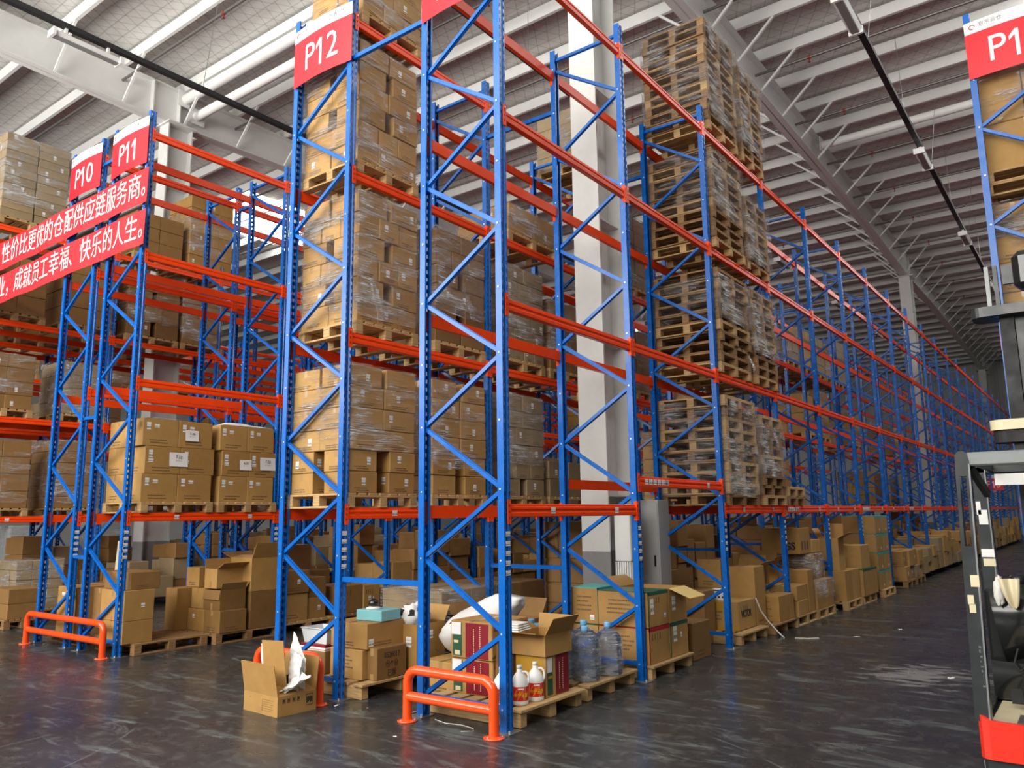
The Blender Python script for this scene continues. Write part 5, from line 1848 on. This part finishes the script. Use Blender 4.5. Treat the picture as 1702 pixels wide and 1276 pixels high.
open_carton('large open brown carton, upper of the tall pair in P11\'s first bay', -10.12, 7.2, .662, .52, .5, .46, {'left': (.24, 72), 'right': (.24, 25), 'front': (.2, -80)}, 'card')
carton('brown sheet carton standing behind the empty pallet, P11', -10.95, -10.66, 6.3, 6.75, PH, .72, 'card', 0)
for k in range(1, 6):  # mostly darker card, so the deep stock carries painted shade
    floor_stock(P11L, P11R + .06, YS[k], YS[k + 1], 500 + k, 'P11\'s %s bay' % BAYN[k], k < 2, 1.35, ('card_dark_shaded', 'card_dark_shaded', 'card'))
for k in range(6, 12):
    floor_stock(P11L, P11R, YS[k], YS[k + 1], 500 + k, '', False, 1.3, ('card_dark_shaded', 'card_dark_shaded', 'card_grey'))
pallet('pallet at the foot of the P10 posts', -11.86, 5.86, 0, .9, 1.0, 0, True)
carton('pale scuffed carton standing behind the left orange guard', -11.98, -11.44, 5.28, 5.86, PH, .78, 'card', 0, ((0, -.1, .22, .09, .04),))
carton('brown carton on the scuffed one behind the left guard', -12.0, -11.45, 5.9, 6.4, PH, .95, 'card_dark_shaded', 0)
for k in range(1, 8):  # dark card again paints the under-rack shade into this stock
    floor_stock(P10L, P10R, YS[k], YS[k + 1], 540 + k, 'P10\'s %s bay' % BAYN[k], False, 1.3, ('card_dark_shaded', 'card_dark_shaded', 'card_grey'))
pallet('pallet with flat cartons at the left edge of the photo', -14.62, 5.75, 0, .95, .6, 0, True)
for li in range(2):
    carton('flat brown carton, %s of the pair at the left edge of the photo' % ('lower', 'upper')[li], -15.0, -14.18, 5.5, 6.0, PH + .235 * li, PH + .235 * li + .232, 'card_dark_shaded', 0)
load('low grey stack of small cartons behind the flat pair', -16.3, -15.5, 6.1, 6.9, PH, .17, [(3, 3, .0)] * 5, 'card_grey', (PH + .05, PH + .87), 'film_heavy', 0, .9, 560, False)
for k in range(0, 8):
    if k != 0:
        floor_stock(P9L, P9R, YS[k], YS[k + 1], 580 + k, '', False, 1.2, ('card_dark_shaded', 'card_dark_shaded', 'card_grey'))
    floor_stock(P8L, P8R, YS[k], YS[k + 1], 600 + k, '', False, 1.2, ('card_dark_shaded', 'card_dark_shaded', 'card_grey'))
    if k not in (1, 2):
        floor_stock(P7L, P7R, YS[k], YS[k + 1], 620 + k, '', False, 1.2, ('card_dark_shaded', 'card_dark_shaded', 'card_grey'))
tag(MB().mat('cream').tube([(0, 0, 0), (.04, .02, .75)], .07, 14).build('paper_roll', None, (-14.9, 7.6, .55)), 'pale upright cardboard roll seen between the P11 posts', 'roll')
carton('brown carton under the pale upright roll', -15.3, -14.7, 7.3, 7.9, 0, .55, 'card_dark_shaded', 0)

o = STOCK.build('carton_stock')
o['kind'] = 'stuff'
tag(o, 'brown cartons stacked deep in the far bays of the racks', 'cartons')

# ------------------------------------------------------------------ reach truck at the right edge
T = thing('reach_truck', 'dark grey and red stand-on reach truck at the right edge of the photo', 'forklift', (-.265, 6.5, 0))
LX, YN = -.55, -.52      # left side and near end, measured from the truck's base point
MB().mat('truck_grey').cbox(LX + .02, .62, YN + .04, 1.1, .03, .14, .02).mat('steel').box(LX + .015, LX + .03, YN + .06, 1.0, .05, .11).build('base_skirt', T)
b = MB().mat('truck_red')
def wall_panel(pts, tops, t):
    # upright sheet following pts, tops = height at each point, t = inward offset per point
    n_ = len(pts)
    v = [(x, y, .13) for x, y in pts] + [(x, y, z) for (x, y), z in zip(pts, tops)]
    v += [(x + ox, y + oy, z) for (x, y), z, (ox, oy) in zip(pts, tops, t)] + [(x + ox, y + oy, .13) for (x, y), (ox, oy) in zip(pts, t)]
    f = []
    for i in range(n_ - 1):
        for a in range(3):
            f.append((a * n_ + i, a * n_ + i + 1, (a + 1) * n_ + i + 1, (a + 1) * n_ + i))
    b.add(v, f, False)
wall_panel([(LX, YN + .14), (LX, YN + .10), (LX + .008, YN + .05), (LX + .03, YN + .015), (LX + .07, YN), (.62, YN)],
           [.38, .39, .395, .385, .365, .335], [(.03, 0), (.03, 0), (.026, .01), (.02, .02), (.01, .03), (0, .03)])
b.build('red_body', T)
MB().mat('truck_grey').box(LX + .03, .62, YN + .03, 1.1, .13, .30).box(LX, LX + .03, YN + .14, 1.1, .13, .34).build('chassis', T)
MB().mat('cream').box(LX + .06, .6, YN + .05, .40, .30, .315).mat('steel').box(LX + .2, .3, YN + .2, YN + .5, .315, .318).build('step_plate', T)
# slotted near pillar
b = MB().mat('truck_grey')
px0, px1 = LX - .008, LX + .078
pill = [(px0, .34), (px1 + .02, .31), (px1, 1.45), (px1, 1.98)]
def slab(poly, y0, y1):
    b.extrude_y(poly, y0, y1)
DX = .035
slab([(px0, .36), (px1 + .004, .32), (px1 + DX * .7, 1.44), (px0 + DX * .7, 1.44)], YN + .03, YN + .11)
slab([(px0 + DX * .7, 1.44), (px0 + .022 + DX * .7, 1.44), (px0 + .022 + DX, 1.90), (px0 + DX, 1.90)], YN + .03, YN + .11)
slab([(px1 - .024 + DX * .7, 1.44), (px1 + DX * .7, 1.44), (px1 + DX, 1.90), (px1 - .024 + DX, 1.90)], YN + .03, YN + .11)
slab([(px0 + DX, 1.90), (px1 + DX, 1.90), (px1 + DX, 2.0), (px1 - .01 + DX, 2.045), (px1 - .03 + DX, 2.065), (px0 + .03 + DX, 2.065), (px0 + .005 + DX, 2.04)], YN + .03, YN + .11)
b.mat('truck_lightgrey').bar((px1 - .002, YN + .04, .36), (px1 - .002 + DX, YN + .04, 1.98), .010, .024, (0, 1, 0))
pl = b.build('guard_pillar', T)
for (x, z, w_, h_, m_) in ((px0 + .082, 1.22, .05, .075, 'cream'), (px0 + .048, 1.10, .036, .06, 'cream'), (px0 + .054, 1.045, .036, .055, 'cream')):
    MB().mat(m_).box(x - w_ / 2, x + w_ / 2, YN + .0275, YN + .0295, z - h_ / 2, z + h_ / 2).build('sticker', pl)
b = MB().mat('chrome')
rnd = random.Random(8)
for k in range(9):
    zz = .56 + .03 * k
    b.box(px0 + .062 + rnd.uniform(0, .012), px0 + .070 + rnd.uniform(0, .012), YN + .0285, YN + .0296, zz, zz + rnd.uniform(.008, .02))
b.build('paint_chips', pl)
# second pillar, cross bars and roof grid
b = MB().mat('truck_grey').extrude_y([(LX, .36), (LX + .12, .36), (LX + .085, 2.0), (LX, 2.0)], .58, .66)
b.mat('truck_lightgrey').box(LX + .083, LX + .092, .575, .6, .9, 1.98)
p2 = b.build('guard_pillar', T)
for (x, z, w_, h_, m_) in ((LX + .045, 1.62, .06, .11, 'paper'), (LX + .05, 1.35, .085, .06, 'paper'), (LX + .055, 1.28, .08, .055, 'cream'), (LX + .02, 1.69, .03, .1, 'paper')):
    MB().mat(m_).box(x - w_ / 2, x + w_ / 2, .5745, .5785, z - h_ / 2, z + h_ / 2).build('sticker', p2)
MB().mat('truck_lightgrey').cbox(px1 + .02, .62, YN + .035, YN + .10, 1.965, 2.055, .01).build('roof_bar', T)
MB().mat('truck_grey').cbox(LX + .02, .6, .58, .64, 1.95, 2.02, .01).build('roof_bar', T)
for k in range(4):
    MB().mat('truck_grey').bar((LX + .13 + .26 * k, YN + .1, 2.0), (LX + .13 + .26 * k, .6, 1.99), .03, .05).build('roof_bar', T)
MB().mat('truck_grey').bar((px1 + .03, YN + .1, 1.96), (px1 + .09, YN + .35, 1.78), .035, .05).build('stay', T)
plate = MB().mat('paper').box(LX + .15, LX + .50, .555, .56, 1.86, 1.945)
plate.build('data_plate', T)['label'] = 'white data plate under the roof'
MB().mat('note_paper').box(LX + .49, LX + .56, .50, .505, 1.60, 1.70).build('yellow_tag', T)
# console, hood and pedals
b = MB().mat('black_gloss')
prof = [(-.0, .0), (.30, .0), (.42, .16), (.47, .36), (.44, .46), (.30, .50), (.06, .49), (0, .40)]
nn = 16
def console(u, v):
    # rounded hood hanging from the far side, bulging to the near side
    x = LX + .05 + .70 * u
    a = v * PI
    bulge = .17 * math.sin(a) ** .8 * (1 - .3 * (2 * u - 1) ** 4)
    z = 1.10 - .44 * v + .05 * math.sin(u * PI) - .08 * (v ** 3) * (1 - u)
    return (x + .06 * v, .42 - bulge - .06 * (1 - v), z)
b.grid(console, 18, 18)
b.grid(lambda u, v: (LX + .05 + .70 * u, .36 + .3 * v, 1.10 + .05 * math.sin(u * PI)), 10, 2)
b.build('console', T)
MB().mat('black_gloss').cbox(LX + .01, .58, .42, .60, .30, 1.10, .02).build('front_panel', T)
MB().mat('black_gloss').lathe([(.06, 0), (.062, .05), (.05, .07), (.02, .08)], 20, (LX + .24, .42, 1.13)).build('knob', T)
st = MB().mat('black_gloss').tube([(LX + .52 + .10 * math.cos(2 * PI * k / 20), .36 + .10 * math.sin(2 * PI * k / 20), 1.2 + .03 * math.sin(2 * PI * k / 20)) for k in range(21)], .014, 8, False)
st.tube([(LX + .52, .36, 1.1), (LX + .52, .36, 1.2)], .02, 8).tube([(LX + .42, .36, 1.2), (LX + .62, .36, 1.2)], .012, 8)
st.build('steering_wheel', T)
for k in range(2):
    b = MB().mat('rubber').bar((LX + .18 + .09 * k, .12, .36), (LX + .17 + .09 * k, .20, .44), .07, .012).mat('steel').bar((LX + .17 + .09 * k, .2, .43), (LX + .17 + .09 * k, .38, .40), .015, .015)
    b.build('pedal', T)
MB().mat('rubber').tube([(LX + .2, .30, .70), (LX + .17, .27, .60), (LX + .2, .26, .55), (LX + .26, .3, .60), (LX + .27, .34, .7)], .008, 6).build('cable', T)
MB().mat('black_gloss').grid(lambda u, v: (LX + .02 + .6 * u, .40 - .12 * math.sin(v * PI * .6) * (.5 + .5 * math.sin(u * PI)), .34 + .26 * v), 10, 8).build('lower_cowl', T)
# gloves and rag hanging on the console: things of their own
blob('white work glove hanging on the truck console', (-.685, 6.74, 1.10), (.035, .03, .10), 'cloth_white', 21, 'glove', 'glove', None, .35)
def rag():
    b = MB().mat('cream')
    def fn(u, v):
        w_ = .11 * (1 - v) ** .55 + .025
        return ((u - .5) * w_ + .02 * v, -.02 - .02 * math.sin(u * 9) * (1 - .4 * v) - .02 * math.sin(v * 3), -.20 * v)
    b.grid(fn, 14, 12)
    b.grid(lambda u, v: (fn(1 - u, v)[0], fn(1 - u, v)[1] + .012, fn(1 - u, v)[2]), 14, 12)
    tag(b.build('rag', None, (-.615, 6.70, 1.19)), 'cream rag hanging to a point from the truck console', 'rag')
rag()
# mast
my = .86
b = MB().mat('rubber')
for x in (-.22, .32):
    b.box(x - .05, x + .05, my, my + .14, .15, 3.32)
b.mat('truck_grey')
for x in (-.13, .23):
    b.box(x - .035, x + .035, my + .03, my + .12, .2, 3.28)
mast = b.build('mast', T)
MB().mat('chrome').tube([(-.04, my + .02, .3), (-.04, my + .02, 3.25)], .035, 16).tube([(.12, my + .06, .3), (.12, my + .06, 3.25)], .035, 16).build('lift_cylinder', mast)
b = MB().mat('truck_grey')
def rr(x0, x1, y0, y1, r, z0, z1):
    pts = []
    for cx, cy, a0 in ((x1 - r, y1 - r, 0), (x0 + r, y1 - r, PI / 2), (x0 + r, y0 + r, PI), (x1 - r, y0 + r, 1.5 * PI)):
        for k in range(6):
            a = a0 + PI / 2 * k / 5
            pts.append((cx + r * math.cos(a), cy + r * math.sin(a)))
    b.prism(pts, z0, z1)
rr(-.46, .46, my - .10, my + .2, .09, 3.22, 3.30)
b.build('mast_cross_plate', mast)
b = MB().mat('cream')
rr(-.42, .42, my - .08, my + .16, .10, 2.30, 2.38)
b.mat('rubber')
rr(-.40, .42, my - .06, my + .16, .09, 2.20, 2.30)
b.build('carriage_plate', mast)
MB().mat('truck_lightgrey').box(-.34, -.31, my + .02, my + .1, 3.3, 3.66).mat('truck_grey').box(-.28, -.25, my + .02, my + .1, 3.3, 3.66).box(-.22, -.05, my + .05, my + .09, 3.5, 3.66).build('inner_rail', mast)
b = MB().mat('black_gloss').cbox(-.14, .16, my - .06, my + .12, 3.42, 3.74, .05)
b.build('motor_cover', mast)
b = MB().mat('cream')
for k in range(4):
    b.tube([(-.05 + .025 * k, my - .06, 3.30), (-.05 + .02 * k, my - .10, 3.40), (-.01 + .02 * k, my - .09, 3.48), (.05 + .02 * k, my - .02, 3.5)], .011, 8)
b.build('hose', mast)
MB().mat('truck_lightgrey').cbox(-.06, .2, my - .13, my - .07, 3.16, 3.30, .01).build('chain_guard', mast)
for x in (-.42, .42):
    MB().mat('rubber').tube([(x - .06, .72, .165), (x + .06, .72, .165)], .16, 24).build('wheel', T)

# ------------------------------------------------------------------ litter and strings on the floor
lit = random.Random(3)
for nm, x, y, s in (('torn white paper scrap on the aisle floor near the fourth bay', -2.9, 11.6, .07), ('white paper scrap lying in mid aisle', -2.55, 12.6, .08), ('small white scrap in the aisle before the forklift', -1.45, 9.3, .09), ('white scrap in the aisle left of the forklift pillar', -1.75, 13.2, .1), ('white scrap beside the foot of the P12 corner post', -5.78, 5.02, .05), ('tiny white scrap on the floor between the guards', -4.6, 4.6, .03)):
    a = lit.uniform(0, 3)
    b = MB().mat('paper')
    b.grid(lambda u, v: ((u - .5) * s * (1 + .5 * math.sin(v * 5)), (v - .5) * s * .5 * (1 + .4 * math.sin(u * 4)), .002 + .014 * abs(mnoise.noise(Vector((u * 4, v * 4, x))))), 6, 4, False)
    tag(b.build('paper_scrap', None, (x, y, 0), a), nm, 'paper', 'paper scraps on the floor')
tag(MB().mat('string').tube([(-4.95, 5.05, .004), (-5.02, 5.2, .004), (-4.98, 5.32, .02), (-5.02, 5.42, .004)], .003, 5).build('twine', None), 'thin white twine on the floor left of the nearest guard rail', 'string')
tag(MB().mat('string').tube([(-4.7, 5.16, .003), (-4.55, 5.12, .003), (-4.4, 5.15, .003), (-4.25, 5.12, .003), (-4.2, 5.06, .003), (-4.28, 5.0, .003)], .003, 5).build('twine', None), 'thin white twine on the floor behind the nearest guard rail', 'string')
tag(MB().mat('string').tube([(-3.98, 10.85, .52), (-3.96, 10.95, .35), (-3.9, 11.05, .2), (-3.82, 11.12, .08), (-3.74, 11.1, .012), (-3.68, 11.0, .008)], .010, 6).build('strap', None), 'torn white strap trailing from the VICTOR carton to the floor', 'strap')
tag(MB().mat('string').tube([(-3.55, 11.05, .006), (-3.4, 11.1, .006), (-3.28, 11.2, .006)], .006, 5).build('twine', None), 'short white twine on the aisle floor past the VICTOR carton', 'string')

dups = {k: v for k, v in LABELS.items() if len(v) > 1}
